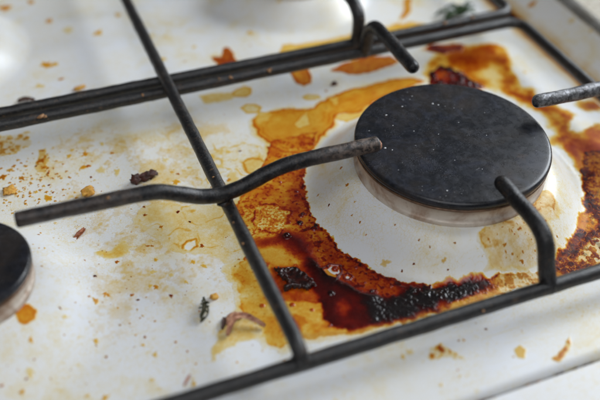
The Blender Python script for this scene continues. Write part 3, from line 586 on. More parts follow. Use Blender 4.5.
def tube(name, path, r, mat, parent=None, closed=False, segs=18, lump=0.05, taper=None, round_end=0.5, seed=0.0, wear=None):
    n = len(path)
    verts = []; faces = []
    frames = []
    prev = None
    for i in range(n):
        if closed: t = (path[(i + 1) % n] - path[i - 1])
        else: t = path[min(i + 1, n - 1)] - path[max(i - 1, 0)]
        t.normalize()
        if prev is None:
            ref = Vector((0, 0, 1)) if abs(t.z) < 0.9 else Vector((1, 0, 0))
            u = t.cross(ref).normalized()
        else:
            u = (prev - t * prev.dot(t)).normalized()
        prev = u
        frames.append((t.copy(), u.copy(), t.cross(u)))
    rings = []
    wv = []
    def ring(c, u, w, rad, jit=True):
        base = len(verts)
        wv.extend([wear(c) if wear else 0.0] * segs)
        for k in range(segs):
            a = 2 * math.pi * k / segs
            d = u * math.cos(a) + w * math.sin(a)
            rr = rad
            if jit:
                q = c * 0.16 + d * 0.9 + Vector((seed, 0, 0))
                rr = rad * (1 + lump * mnoise.noise(q) + 0.5 * lump * mnoise.noise(q * 3.3))
            verts.append(tuple((c + d * rr) * MM))
        rings.append(base)
    tot = n - 1
    if not closed:
        t, u, w = frames[0]; rr = r * (taper[0] if taper else 1)
        e = rr * round_end
        for k in range(3, 0, -1):
            s = k / 3 * math.pi / 2
            ring(path[0] - t * e * math.sin(s), u, w, (rr - e) + e * math.cos(s) if k < 3 else max(rr - e, 0.02))
    for i in range(n):
        t, u, w = frames[i]
        k = 1.0
        if taper:
            f = i / tot
            k = taper[0] + (taper[1] - taper[0]) * f
        ring(path[i], u, w, r * k)
    if not closed:
        t, u, w = frames[-1]; rr = r * (taper[1] if taper else 1)
        e = rr * round_end
        for k in range(1, 4):
            s = k / 3 * math.pi / 2
            ring(path[-1] + t * e * math.sin(s), u, w, (rr - e) + e * math.cos(s) if k < 3 else max(rr - e, 0.02))
    m_ = len(rings)
    for i in range(m_ - (0 if closed else 1)):
        a, b = rings[i], rings[(i + 1) % m_]
        for k in range(segs):
            l = (k + 1) % segs
            faces.append((a + k, a + l, b + l, b + k))
    if not closed:
        faces.append(tuple(rings[0] + k for k in range(segs))[::-1])
        faces.append(tuple(rings[-1] + k for k in range(segs)))
    return fixn(mesh_obj(name, verts, faces, mat, parent, attrs={'wear': wv} if wear else None))

ZL = 13.5
def loop_path(x0, x1, y0, y1, rad, z, step=3.0):
    pts = []
    def line(a, b):
        a = Vector(a); b = Vector(b); n = max(1, int((b - a).length / step))
        return [a + (b - a) * (k / n) for k in range(n)]
    def arc(cx, cy, a0):
        return [Vector((cx + rad * math.cos(a0 + t), cy + rad * math.sin(a0 + t), z)) for t in np.linspace(0, math.pi / 2, 8)[:-1]]
    pts += line((x0 + rad, y0, z), (x1 - rad, y0, z)) + arc(x1 - rad, y0 + rad, -math.pi / 2)
    pts += line((x1, y0 + rad, z), (x1, y1 - rad, z)) + arc(x1 - rad, y1 - rad, 0)
    pts += line((x1 - rad, y1, z), (x0 + rad, y1, z)) + arc(x0 + rad, y1 - rad, math.pi / 2)
    pts += line((x0, y1 - rad, z), (x0, y0 + rad, z)) + arc(x0 + rad, y0 + rad, math.pi)
    return pts
tube("frame_loop", loop_path(-263, 84.4, -70.2, 82.2, 7, ZL), 2.55, MAT['rod'], grate, True, 16, 0.09)
tube("frame_loop", loop_path(-263, 85.4, 90.2, 242, 7, ZL + 0.2), 2.55, MAT['rod'], grate, True, 16, 0.09, seed=5.0)
tube("cross_rod", smooth_path([(-90, -70.2, 13.6), (-90, -69.2, 16.0), (-90, -66.0, 18.2), (-90, -50, 18.5), (-90, 40, 18.5), (-90.1, 86, 18.6), (-90, 160, 18.5), (-90, 243, 18.4)], 1.5), 2.5, MAT['rod'], grate, False, 16, 0.08, seed=9.0)
# welds where the cross rod sits on the frame
for (x, y) in ((-90, 82.2), (-90, 90.2), (-90, -69.8)):
    blob("weld", (x * MM, y * MM, (ZL - 0.5) * MM), (3.4, 2.9, 2.3), MAT['rod'], grate, int(y), 0.3, 2)
blob("weld", (-91.0 * MM, 0.8 * MM, 18.8 * MM), (2.9, 2.8, 1.4), MAT['rod'], grate, 21, 0.4, 2)
# the long wavy finger shared by both front burners
wavy = smooth_path([(-160, 2.6, 32.4), (-147, 2.2, 32.3), (-133, 1.8, 32.1), (-119, 1.4, 31.9), (-112.5, 1.2, 30.8), (-106, 1.0, 27.8), (-99.5, 0.9, 24.9), (-92.5, 0.8, 23.7), (-86, 0.7, 24.6), (-79.5, 0.6, 26.9), (-73, 0.5, 29.3), (-66.5, 0.3, 30.7), (-58, 0.1, 31.1), (-46, -0.3, 31.2), (-33.4, -0.6, 31.3)], 1.0)
f = tube("finger", wavy, 2.95, MAT['finger'], grate, False, 20, 0.06, (0.92, 0.98), 0.35, wear=lambda c: min(1.0, max(0.0, (c.x + 62) / 24)) * 0.85 + (0.25 if c.x < -120 else 0.0))
f["label"] = "long wavy finger reaching from the small burner to the large one"
blob("rusty_tip", (-32.1 * MM, -0.6 * MM, 29.2 * MM), (0.75, 2.2, 2.1), MAT['rust'], f, 3, 0.25, 2)
tube("finger", smooth_path([(-1.6, -35.4, 31.3), (-1.4, -46, 31.0), (-1.2, -55, 30.9), (-1.0, -60.5, 29.2), (-0.9, -64, 25), (-0.9, -66, 20), (-0.9, -68.2, 15.5), (-0.9, -70, 13.3)], 1.0), 2.9, MAT['finger'], grate, False, 20, 0.05, (0.95, 1.05), 0.9, 2.0)
tube("finger", smooth_path([(2, 38.8, 32.2), (2, 54, 32.1), (2, 65, 32.0), (2, 73.5, 31.2), (2, 78.5, 27), (2, 80.6, 20.5), (2, 82.2, 13.5)], 1.0), 2.9, MAT['finger'], grate, False, 20, 0.05, (0.95, 1.05), 0.9, 3.0)
f = tube("finger", smooth_path([(36.9, 1.2, 31.9), (52, 1.2, 31.2), (66, 1.2, 31.0), (75, 1.2, 30.0), (80, 1.2, 26.5), (82.6, 1.2, 20), (84.2, 1.2, 13.5)], 1.0), 3.0, MAT['bare'], grate, False, 20, 0.07, (0.88, 1.05), 0.5, 4.0)
f["label"] = "scraped silvery finger pointing in from the right"
tube("finger", smooth_path([(1, 128, 33), (1, 104, 33), (1, 94.5, 32.2), (1, 88.8, 28.5), (1, 88.2, 21), (1, 90.2, 13.6)], 1.0), 2.9, MAT['rod'], grate, False, 18, 0.05, None, 0.9, 6.0)
tube("finger", smooth_path([(40, 168, 33), (62, 168, 33), (76, 168, 31), (82, 168, 24), (85.4, 168, 13.6)], 1.2), 2.9, MAT['rod'], grate, False, 16, 0.05, None, 0.9, 7.0)
tube("finger", smooth_path([(-160, 168, 33), (-118, 168, 32), (-105, 168, 27), (-92, 168, 23.7), (-80, 168, 27), (-66, 168, 32), (-36, 168, 33)], 1.2), 2.9, MAT['rod'], grate, False, 16, 0.05, None, 0.9, 8.0)
# stub feet at the outer corners
for (x, y) in ((80, -66), (80, 238), (-258, -66), (-258, 238)):
    zf = float(surf(np.array([x]), np.array([y]))[0])
    tube("foot", [Vector((x, y, zf + 0.4)), Vector((x, y, 6.5)), Vector((x, y, 12.5))], 2.4, MAT['rod'], grate, False, 12, 0.02)
# baked-on scraps on the rods
for i, (x, y, z, sx, sy, rz) in enumerate([(-45.2, 80.0, 15.0, 0.6, 1.5, 0.2), (-44.2, 80.6, 15.3, 0.4, 0.7, 0.9), (-62.5, 80.3, 15.2, 0.7, 1.0, 0.3), (-67.5, 80.9, 15.5, 0.35, 0.6, 0), (-101, 80.6, 15.1, 0.8, 0.5, 1), (-143, 80.2, 15.0, 1.5, 0.8, .4), (-141.5, 79.9, 14.8, 0.7, 0.8, .4), (47, 88.9, 15.5, 1.1, 0.6, 0), (62, 89.0, 15.7, 0.9, 0.6, 0), (-91.9, -21.5, 19.6, 0.35, 0.8, .2), (-91.6, -11, 19.9, 0.3, 0.6, .3), (-91, 14, 20.4, 0.35, 0.4, 0), (-28, -72.4, 14.4, 0.4, 0.5, 0), (-131, 0.2, 34.3, 0.7, 0.4, 0)]):
    blob("baked_scrap", (x * MM, y * MM, z * MM), (sx, sy, 0.45), MAT['residue'], grate, i + 40, 0.8, 2, rz)

# ------------------------------------------------------------------ dried spills (thin heightfields lying on the enamel)
def sdf(poly, X, Y):
    """signed distance in mm, positive inside"""
    P = np.array(poly, float)
    d2 = np.full(X.shape, 1e9)
    inside = np.zeros(X.shape, bool)
    n = len(P)
    for i in range(n):
        a, b = P[i], P[(i + 1) % n]
        e = b - a
        wx, wy = X - a[0], Y - a[1]
        L = e @ e + 1e-9
        h = np.clip((wx * e[0] + wy * e[1]) / L, 0, 1)
        d2 = np.minimum(d2, (wx - e[0] * h) ** 2 + (wy - e[1] * h) ** 2)
        c = ((a[1] > Y) != (b[1] > Y))
        if abs(e[1]) > 1e-9:
            inside ^= c & (X < e[0] * (Y - a[1]) / e[1] + a[0])
    d = np.sqrt(d2)
    return np.where(inside, d, -d)

class Field:
    def __init__(self, names, step, pad=3.0):
        P = np.vstack([np.array(OUTLINE[n]) for n in names])
        x0, y0 = P.min(0) - pad; x1, y1 = P.max(0) + pad
        self.gx = np.arange(x0, x1, step); self.gy = np.arange(y0, y1, step)
        self.X, self.Y = np.meshgrid(self.gx, self.gy)
        self.t = 0 * self.X; self.brown = 0 * self.X; self.char = 0 * self.X; self.h = 0 * self.X
    def warped(self, amp, scale, seed=0):
        return (self.X + amp * 2 * (fbm(self.X, self.Y, scale, seed, 4) - 0.5),
                self.Y + amp * 2 * (fbm(self.X, self.Y, scale, seed + 3, 4) - 0.5))
    def d(self, name, amp=1.0, scale=6.0, seed=0):
        wx, wy = self.warped(amp, scale, seed)
        dd = sdf(OUTLINE[name] if isinstance(name, str) else name, wx, wy)
        return dd + 0.9 * min(amp, 1.6) * (fbm(self.X, self.Y, 1.7, seed + 1, 3) - 0.5)
    def set(self, name, val, soft=0.6, amp=1.0, scale=6.0, seed=0, k=1.0, attr='t'):
        d = self.d(name, amp, scale, seed)
        m_ = sm(-soft, soft, d) * k
        a = getattr(self, attr)
        setattr(self, attr, a * (1 - m_) + val * m_)
        return d, m_
    def rim(self, d, gain, width, inset=0.3):
        self.t = self.t + gain * np.exp(-((d - inset) / width) ** 2) * (d > -1.5)
    def build(self, name, thick=0.05, tmin=0.02, mat='enamel', dull=0.0):
        X, Y, t = self.X, self.Y, np.maximum(self.t, 0)
        a = sm(0.0, 0.10, t)
        hz = surf(X, Y) + (-0.08) * (1 - a) + a * (0.05 + thick * np.minimum(t, 9) + self.h)
        on = t > tmin
        cell = on[:-1, :-1] | on[1:, :-1] | on[:-1, 1:] | on[1:, 1:]
        used = np.zeros(t.shape, bool)
        used[:-1, :-1] |= cell; used[1:, :-1] |= cell; used[:-1, 1:] |= cell; used[1:, 1:] |= cell
        idx = -np.ones(t.shape, int); idx[used] = np.arange(used.sum())
        V = np.stack([X[used], Y[used], hz[used]], -1) * MM
        j, i = np.nonzero(cell)
        Fq = np.stack([idx[j, i], idx[j, i + 1], idx[j + 1, i + 1], idx[j + 1, i]], -1)
        me = bpy.data.meshes.new(name)
        me.vertices.add(len(V)); me.vertices.foreach_set('co', V.astype(np.float32).ravel())
        me.loops.add(Fq.size); me.loops.foreach_set('vertex_index', Fq.astype(np.int32).ravel())
        me.polygons.add(len(Fq)); me.polygons.foreach_set('loop_start', np.arange(0, Fq.size, 4, dtype=np.int32))
        me.update(calc_edges=True)
        me.shade_smooth()
        for nm, arr in (('stain', t), ('brown', self.brown), ('char', self.char), ('dull', 0 * t + dull)):
            at = me.attributes.new(nm, 'FLOAT', 'POINT')
            at.data.foreach_set('value', np.clip(arr[used], 0, 40).astype(np.float32))
        me.materials.append(MAT[mat])
        o = bpy.data.objects.new(name, me)
        col.objects.link(o)
        return o

# --- the big burnt-sugar spill that hugs the large burner
S = Field(['main'], 0.18)
X, Y = S.X, S.Y
R = np.hypot(X, Y)
nA = fbm(X, Y, 9, 1); nB = fbm(X, Y, 3.2, 4); nC = fbm(X, Y, 1.1, 6, 3)
dM = S.d('main', 1.5, 4.5, 2)
mM = sm(-0.35, 0.5, dM)
S.t = mM * (1.15 + 2.8 * (nA - 0.45) + 1.6 * (nB - 0.5) + 1.5 * sm(.55, .72, nC))
S.set('amberlow', 0.08 + 1.3 * nA + 0.8 * (nB - .5) + 0.5 * sm(.6, .8, nC), 1.2, 1.4, 6, 1)
S.t *= np.where(mM > 0, mM, 0)
dO, mO = S.set('band', 2.1 + 2.6 * (nA - 0.45) + 1.8 * (nB - 0.5) + 1.2 * sm(.5, .7, nC), 2.6, 1.6, 7, 3)
S.t *= mM
S.set('pale1', 0.62 + 0.4 * nB, 1.6, 1.0, 6, 2)
S.set('red', 3.3 + 3.5 * (nA - 0.5) + 2.2 * (nB - .5), 2.0, 1.8, 7, 5)
S.set('redglow', 2.6, 1.2, 1.0, 5, 2)
dP, mP = S.set('pool', 6.8 + 4.0 * (nA - 0.5), 1.4, 1.4, 7, 6)
S.h += 0.30 * sm(-1, 2.5, dP)
S.set('poolglow', 3.6, 1.8, 1.0, 5, 2)
ridge = OUTLINE_RIDGE
rd = np.full(X.shape, 1e9)
wx, wy = S.warped(0.9, 5, 4)
for a, b in zip(ridge[:-1], ridge[1:]):
    a = np.array(a); b = np.array(b); e = b - a
    hh = np.clip(((wx - a[0]) * e[0] + (wy - a[1]) * e[1]) / (e @ e), 0, 1)
    rd = np.minimum(rd, np.hypot(wx - a[0] - e[0] * hh, wy - a[1] - e[1] * hh))
rg = np.exp(-(rd / 2.2) ** 2)
S.t += 2.6 * rg; S.h += 0.40 * rg
dY, mY = S.set('yellow', 0.55 + 0.8 * (nB - 0.3) + 0.5 * (nC - .5) + 0.8 * sm(.55, .72, nA), 0.5, 1.1, 4, 7)
S.rim(-dY, 0.7, 0.9, 0.4)
S.t *= mM
for hn, tv in (('hole1', 0.95), ('hole2', 1.0)):
    dh, mh = S.set(hn, tv + 0.4 * (nB - .5), 0.35, 0.3, 4, 3)
    S.t += 3.2 * np.exp(-((dh + 0.1) / 0.55) ** 2); S.h += 0.35 * np.exp(-((dh + 0.1) / 0.5) ** 2) - 0.15 * mh
# crystallised pale patch with brown outline and crumbs of white
for cn, st_ in (('cryst', 1.0), ('cryst2', 0.7)):
    dc, mc = S.set(cn, 0.18 + 1.3 * sm(0.50, 0.62, fbm(X, Y, 0.75, 3, 2)) + 1.0 * sm(.4, .7, nB), 1.5, 1.8, 4, 5, st_ * 0.85)
    S.t += st_ * 2.4 * np.exp(-((dc - 0.1) / 0.55) ** 2) * sm(0.30, 0.5, nB)
    S.h += 0.22 * mc * nC
# dark granular fringe along the burner dome
fr = np.exp(-((dM - 0.9) / 1.1) ** 2) * sm(62, 58, R)
S.t += fr * (0.4 + 2.2 * sm(0.42, 0.6, nC))
dA = S.d('amberlow', 1.4, 6, 1)
S.t += (1 - 0.9 * sm(-3, 1, dA)) * 1.0 * np.exp(-((dM - 0.4) / 0.55) ** 2) * (dM > -1.5)
S.t *= 1 - 0.75 * sm(-2, 0, dA) * sm(3.2, 0.2, dM) * sm(.35, .6, nA)
sp = sm(0.66, 0.74, fbm(X, Y, 1.6, 7, 2)) * mM * sm(-2, 3, dO)
S.t += 2.5 * sp
# scorched, bubbled part by the front rod
ds, ms = S.set('spark', 4.6 + 2.5 * (nB - .5), 1.3, 1.4, 5, 2)
dt, mt = S.set('tailred', 2.3 + 2.6 * (nC - 0.45), 1.4, 1.4, 5, 3)
S.set('tailred', 0.5, 1.4, 1.4, 5, 3, 1.0, 'brown')
d2, m2 = S.set('tailtan', 0.30 + 1.1 * sm(0.5, 0.7, nB) + 0.5 * sm(.55, .7, nC), 1.6, 1.6, 5, 4)
S.set('tailtan', 0.75, 1.6, 1.6, 5, 4, 1.0, 'brown')
S.set('under', 0.55 + 0.9 * nB, 0.9, 1.2, 5, 6)
S.set('under', 0.45, 0.9, 1.2, 5, 6, 1.0, 'brown')
S.t *= mM
S.t += 0.26 * sm(-3.0, 0, dM) * sm(0.4, -0.2, dM) * (0.1 + 1.4 * nA) * sm(58, 63, R)
dc, mc = S.set('char', 10.0, 2.8, 2.6, 5, 1)
S.set('char', 0.55 + 0.45 * sm(.35, .6, nB), 2.6, 2.6, 5, 1, 1.0, 'char')
cell = 0.35 * fbm(X, Y, 0.9, 2, 2) + 0.65 * fbm(X, Y, 2.6, 5, 2)
S.h += 0.17 * mc * sm(0.38, 0.72, cell) + 0.25 * ms * sm(0.45, 0.75, cell) + 0.22 * mt * sm(0.45, 0.75, cell) + 0.04 * m2 * sm(.5, .7, nC)
S.char += 0.75 * ms * sm(0.55, 0.7, nB) + 0.5 * mt * sm(0.58, 0.7, nC)
S.char = np.clip(S.char, 0, 1) * mM
# blisters and burnt dots
for (bx, by, br, bh, bt) in BLISTERS:
    rr = np.hypot(X - bx, (Y - by))
    S.h += bh * np.sqrt(np.maximum(0, 1 - (rr / br) ** 2))
    S.t += bt * sm(br * 1.15, br * 0.7, rr) * mM
S.h += 0.10 * (nB - 0.5) * sm(1, 4, S.t)
o = S.build("burnt_spill", 0.035)
tag(o, "glossy amber, red and black burnt spill curving round the large burner", "spill")

# --- honey coloured spill behind the burner
S = Field(['amber', 'amberleft'], 0.28)
X, Y = S.X, S.Y
nA = fbm(X, Y, 9, 2); nB = fbm(X, Y, 3, 5)
d, m_ = S.set('amber', 0.95 + 0.5 * (nA - .5) + 0.4 * (nB - .5), 0.3, 1.3, 6, 1)
S.rim(d, 1.1, 0.6, 0.35)
S.t += 0.5 * np.exp(-((d - 2.6) / 0.4) ** 2) * sm(.4, .6, nA) + 0.35 * np.exp(-((d - 5.0) / 0.5) ** 2) * sm(.45, .6, nB)
S.t += 0.22 * sm(-3.5, 0, d) * sm(0.4, -0.2, d) * (0.2 + 1.2 * nA)
dl, ml = S.set('amberleft', 0.45, 0.4, 1, 5, 2, 0.8); S.rim(dl, 0.35, 0.5)
for nme, v in (('ambertri', 0.42), ('amberoval', 0.55), ('ambertop', 0.5), ('ambershelf', 0.42)):
    dd, mm_ = S.set(nme, v * (0.6 + 0.8 * nB), 0.6, 1.2, 5, 3); S.rim(dd, 0.4, 0.5, 0.0)
o = S.build("amber_spill", 0.05)
tag(o, "flat honey-coloured dried spill with dark outline behind the left of the large burner", "spill")

# --- faint water marks left of it
S = Field(['veil'], 0.35)
X, Y = S.X, S.Y; nA = fbm(X, Y, 8, 3); nB = fbm(X, Y, 2.5, 1)
d, m_ = S.set('veil', 0.04 + 0.30 * sm(.45, .7, nA), 2.2, 3.5, 10, 2); S.brown += 0.2
c2 = np.abs(fbm(X, Y, 11, 5, 3) - 0.5)
S.t += m_ * 0.45 * sm(0.04, 0.0, c2) * sm(.35, .6, nB)
dd, mm_ = S.set('veilcell', 0.35, 0.4, 0.8, 5, 3); S.rim(dd, 0.8, 0.5)
o = S.build("water_mark", 0.02)
tag(o, "faint tan tide marks between the cross rod and the honey-coloured spill", "stain")

# --- scorched crust at the right edge
S = Field(['scorch'], 0.30)
X, Y = S.X, S.Y; nA = fbm(X, Y, 8, 3); nB = fbm(X, Y, 2.6, 1); nC = fbm(X, Y, 1.3, 6, 3)
d, m_ = S.set('scorch', 1.3 + 3.2 * sm(.40, .62, nA) + 1.4 * sm(.5, .65, nC), 0.8, 2.0, 5, 4)
S.rim(d, 0.9, 0.9, 0.5)
S.brown += 0.75 * m_
dg, mg = S.set('scorchgold', 1.0 + 0.7 * nB, 0.9, 1.2, 4, 2); S.brown *= 1 - 0.8 * mg
dp, mp = S.set('scorchpale', 0.35 + 3.0 * sm(.48, .60, nC) * sm(.25, .6, nA), 1.2, 1.5, 5, 2)
S.h += 0.06 * m_ * nC
cr = np.abs(fbm(X, Y, 2.2, 5, 3) - 0.5)
S.t *= 1 - 0.8 * m_ * sm(0.05, 0.0, cr) * sm(.35, .55, nA)
S.char += 0.5 * m_ * sm(.60, .72, nB)
o = S.build("scorched_crust", 0.015, dull=1.0)
tag(o, "rough brown scorched crust at the right of the large burner, behind the front rod", "stain")

# --- thin tan film running down the dome
S = Field(['tan'], 0.28)
X, Y = S.X, S.Y; nA = fbm(X, Y, 7, 3); nB = fbm(X, Y, 2.4, 1); nC = fbm(X, Y, 1.0, 6, 2)
d, m_ = S.set('tan', 0.06 + 0.22 * sm(.35, .7, nA) + 0.15 * sm(.5, .7, nB), 1.8, 2.2, 5, 4); S.rim(d, 0.12, 0.6, 0.2)
for nme, v in (('tandark', 0.36), ('tandark2', 0.42)):
    dd, mm_ = S.set(nme, v * (0.4 + 1.2 * nA) + 0.5 * (nB - .5), 1.3, 2.2, 4, 3); S.t += 0.8 * np.exp(-((dd - 0.1) / 0.5) ** 2) * sm(.35, .65, nA)
S.t += m_ * 1.6 * sm(0.80, 0.86, nC)
S.brown += 0.75 * m_
S.t += 0.08 * sm(-3, 1, d) * (0.4 + nA)
S.t *= 0.45 + 0.75 * fbm(X, Y, 10, 5)
o = S.build("tan_film", 0.02, dull=0.6)
tag(o, "thin tan dried film running down the white dome beside the front finger", "stain")

# --- orange mottled stain behind and right of the burner
S = Field(['field'], 0.4)
X, Y = S.X, S.Y; nA = fbm(X, Y, 12, 2); nB = fbm(X, Y, 4, 1); nC = fbm(X, Y, 1.6, 6, 3)
d, m_ = S.set('field', 0.75 + 1.6 * sm(.36, .7, nA) + 0.8 * sm(.45, .7, nB), 3.0, 4.0, 11, 4)
S.brown += 0.25 * m_
band = np.exp(-((np.hypot(X, Y) - 60) / 5.0) ** 2) * m_
S.t += band * (0.3 + 1.0 * nA)
S.set('fieldpale', 0.35, 3.5, 1.5, 8, 2)
for k in range(11):
    S.set('fb%d' % k, 2.2 + 2.6 * (nB - .4), 3.2, 3.4, 6, k, 0.9)
    S.set('fb%d' % k, 0.4, 3.2, 3.4, 6, k, 1.0, 'brown')
S.set('fieldhole', 0.04, 1.6, 2.4, 6, 3)
o = S.build("orange_stain", 0.02, dull=1.0)
tag(o, "blurry orange and brown mottled stain behind and right of the large burner", "stain")


S = Field(['crease'], 0.5)
X, Y = S.X, S.Y; nA = fbm(X, Y, 9, 2); nB = fbm(X, Y, 3, 1)
S.t = 9 * np.exp(-((X - 97.2) / 1.5) ** 2) * (0.55 + nB) + 1.2 * np.exp(-((X - 97.0) / 4.5) ** 2) * nA  # dark brown strip where the wall meets the plate
S.brown += 0.9; S.char += 0.6 * np.exp(-((X - 97.2) / 1.3) ** 2)
o = S.build("crease_line", 0.04)
tag(o, "dark brown line along the foot of the right-hand hob wall", "grime")

def simple_film(nm, outline, t, label, rim=0.6, soft=0.5, amp=1.0, scale=6, brown=0.0, var=0.5, step=0.4, seed=1, extra=None, cat="stain", char=0.0, h=0.0, speck=0.0):
    S = Field([outline], step)
    nA = fbm(S.X, S.Y, 6, seed); nB = fbm(S.X, S.Y, 2.2, seed + 2)
    d, m_ = S.set(outline, t * (1 - var / 2 + var * nA * 1.2) + 0.2 * t * (nB - .5), soft, amp, scale, seed)
    if speck: S.t = S.t * (1 - speck) + speck * S.t * 3 * sm(.48, .66, nB)
    S.t *= 0.55 + 0.9 * fbm(S.X, S.Y, 1.3, seed + 4, 3)
    S.rim(d, rim, 0.6, 0.3)
    S.t *= sm(-1.2, 0.3, d)
    S.brown += brown * m_; S.char += char * m_ * sm(.4, .6, nB); S.h += h * m_ * nB
    if extra: extra(S, nA, nB)
    o = S.build(nm, 0.045)
    tag(o, label, cat)
    return o

simple_film("burnt_patch", 'k1', 5.5, "dark red burnt patch touching the back edge of the large burner cap", 0.5, 0.8, 1.6, 6, 0.15, 0.8, 0.35, 2, lambda S, a, b: S.set('k1glow', 2.6, 1.4, 1, 5, 2), char=0.5, h=0.7)
simple_film("burnt_patch", 'k2', 3.6, "elongated reddish brown stain just in front of the double bars, beyond the large burner", 0.2, 2.0, 2.2, 6, 0.3, 0.9, 0.4, 4)
simple_film("rust_blotch", 'rearflake', 2.3, "orange pointed blotch behind the double bars right of the cross rod", 0.3, 0.7, 0.8, 5, 0.35, 0.7, 0.4, 3)
simple_film("amber_drop", 'underbar', 1.5, "amber puddle under the double bars below the hooked back finger", 0.7, 0.5, 1.2, 7)
simple_film("amber_drop", 'dropbar', 1.3, "rounded amber drip with dark end poking out in front of the double bars", 1.4, 0.4, 0.5, 6)
simple_film("dried_droplet", 'oval1', 0.25, "pale oval ring mark left of the honey-coloured spill", 0.5, 0.4, 0.5, 6)
simple_film("dried_droplet", 'oval2', 0.30, "small pale oval droplet mark above the honey-coloured spill", 0.35, 0.4, 0.5, 6)
simple_film("dried_droplet", 'oval3', 0.40, "tan half-oval mark at the lower edge of the double bars", 0.5, 0.4, 0.5, 6, 0.2)
simple_film("tan_shade", 'shade1', 0.4, "soft tan painted shade along the double bars, right of the cross rod", 0.0, 1.5, 1.0, 6, 0.3)  # shade below the bars, put into the film colour
simple_film("yellow_smear", 'behind1', 0.55, "yellow smear behind the double bars, left of the upright rear finger", 0.25, 1.2, 2.0, 9)
simple_film("yellow_smear", 'behind2', 0.75, "yellow smear behind the double bars, right of the hooked back finger", 0.2, 1.6, 2.0, 9)
simple_film("yellow_smear", 'behind3', 1.1, "vertical orange drip at the top edge behind the double bars", 0.2, 1.2, 1.0, 9, 0.2)
def lf(S, a, b):
    S.t += 0.5 * sm(0.03, 0.0, np.abs(fbm(S.X, S.Y, 12, 6, 3) - 0.5)) * sm(-.5, 2, sdf(OUTLINE['leftfilm'], S.X, S.Y)) * sm(.3, .6, b)
    d, m_ = S.set('lefthole', 0.02, 0.3, 0.6, 4, 2); S.t += 1.1 * np.exp(-((d + 0.35) / 0.45) ** 2) * sm(.3, .5, a)
simple_film("grease_film", 'leftfilm', 0.20, "yellowish grease film on the enamel below the dip of the wavy finger", 0.10, 3.0, 4.0, 14, 0.25, 1.4, 0.35, 3, lf)
S = Field(['leftwash'], 0.4)
X, Y = S.X, S.Y; nA = fbm(X, Y, 22, 2); nB = fbm(X, Y, 6, 1); nC = fbm(X, Y, 1.5, 4, 3)
mixn = 0.5 * nA + 0.35 * nB + 0.15 * nC
val = 0.02 + 0.20 * sm(.47, .53, mixn) * (0.35 + 0.9 * nC) + 0.20 * sm(.55, .60, mixn) + 0.30 * np.exp(-((mixn - 0.485) / 0.006) ** 2) * sm(.4, .6, nB) + 0.16 * sm(.55, .72, nC) * sm(.4, .6, nB)
d, m_ = S.set('leftwash', val, 9, 6, 18, 3)
S.brown += 0.5
S.t *= 0.62 * (0.35 + 0.75 * sm(-40, 10, Y))
o = S.build("grease_wash", 0.01)
tag(o, "wide faint yellowish grease wash over the enamel left of the cross rod", "stain")
simple_film("grease_film", 'leftband', 0.42, "ochre streak between the small burner and the yellowish grease film", 0.0, 2.8, 3.0, 6, 0.0, 0.9, 0.35, 3)
simple_film("grease_film", 'peelstain', 0.35, "tan halo of dried liquid around the curled onion skin", 0.10, 2.2, 2.0, 6, 0.25, 0.8, 0.3, 5)
simple_film("gold_spot", 'goldspot', 1.05, "round golden spot just below the small burner at the left edge", 0.4, 0.5, 0.8, 4, 0.0, 0.5, 0.3, 6)
simple_film("rust_stain", 'cornerbrown', 0.5, "brownish speckled patch at the left edge in front of the double bars", 0.0, 1.5, 2.0, 8, 0.6, 0.8, 0.4, 2, speck=0.6)  # brown speckled tint in front of the double bars
simple_film("rust_stain", 'rustpatch', 0.8, "upright rusty patch left of the golden crumbs", 0.1, 1.0, 1.5, 5, 0.5, 0.9, 0.35, 4, speck=0.5)
simple_film("rust_stain", 'frontrust', 1.1, "rusty streak on the front rim below the front rod", 0.0, 1.2, 1.6, 5, 0.35, 0.9, 0.3, 7, speck=0.75)
simple_film("tan_spot", 'fronttan', 0.45, "round tan spot on the front rim near the joint", 0.15, 0.5, 0.4, 5, 0.25, 0.3, 0.3, 2)
simple_film("rust_stain", 'frontarc', 0.75, "small rusty arc on the front rim right of the tan spot", 0.1, 0.7, 0.8, 5, 0.35, 0.9, 0.3, 3, speck=0.5)

# --- small splashes: discs of dried liquid following the surface
def splash(x, y, r, t, brown, seed):
    rnd = random.Random(seed)
    ph = [rnd.uniform(0, 6.28) for _ in range(5)]
    am = [rnd.uniform(0.05, 0.22) for _ in range(5)]
    el = rnd.uniform(0.65, 1.0); ro = rnd.uniform(0, 3.14)
    vs = [(x, y)]; ts = [t]
    segs = 20
    for k, (f, tv) in enumerate(((0.40, 1.0), (0.68, 0.85), (0.92, 0.45), (1.2, 0.0))):
        for s in range(segs):
            a = 2 * math.pi * s / segs
            q = r * f * (1 + sum(am[i] * math.sin((i + 2) * a + ph[i]) for i in range(5)))
            u, w = q * math.cos(a), q * el * math.sin(a)
            vs.append((x + u * math.cos(ro) - w * math.sin(ro), y + u * math.sin(ro) + w * math.cos(ro)))
            ts.append(t * tv)
    P = np.array(vs)
    z = surf(P[:, 0], P[:, 1]) + np.where(np.array(ts) > 0, 0.06 + 0.04 * np.minimum(ts, 3), -0.05)
    V = np.c_[P, z] * MM
    F = [(0, 1 + s, 1 + (s + 1) % segs) for s in range(segs)]
    for k in range(3):
        a = 1 + k * segs; b = a + segs
        F += [(a + s, b + s, b + (s + 1) % segs, a + (s + 1) % segs) for s in range(segs)]
    return V, F, ts, [brown] * len(ts)

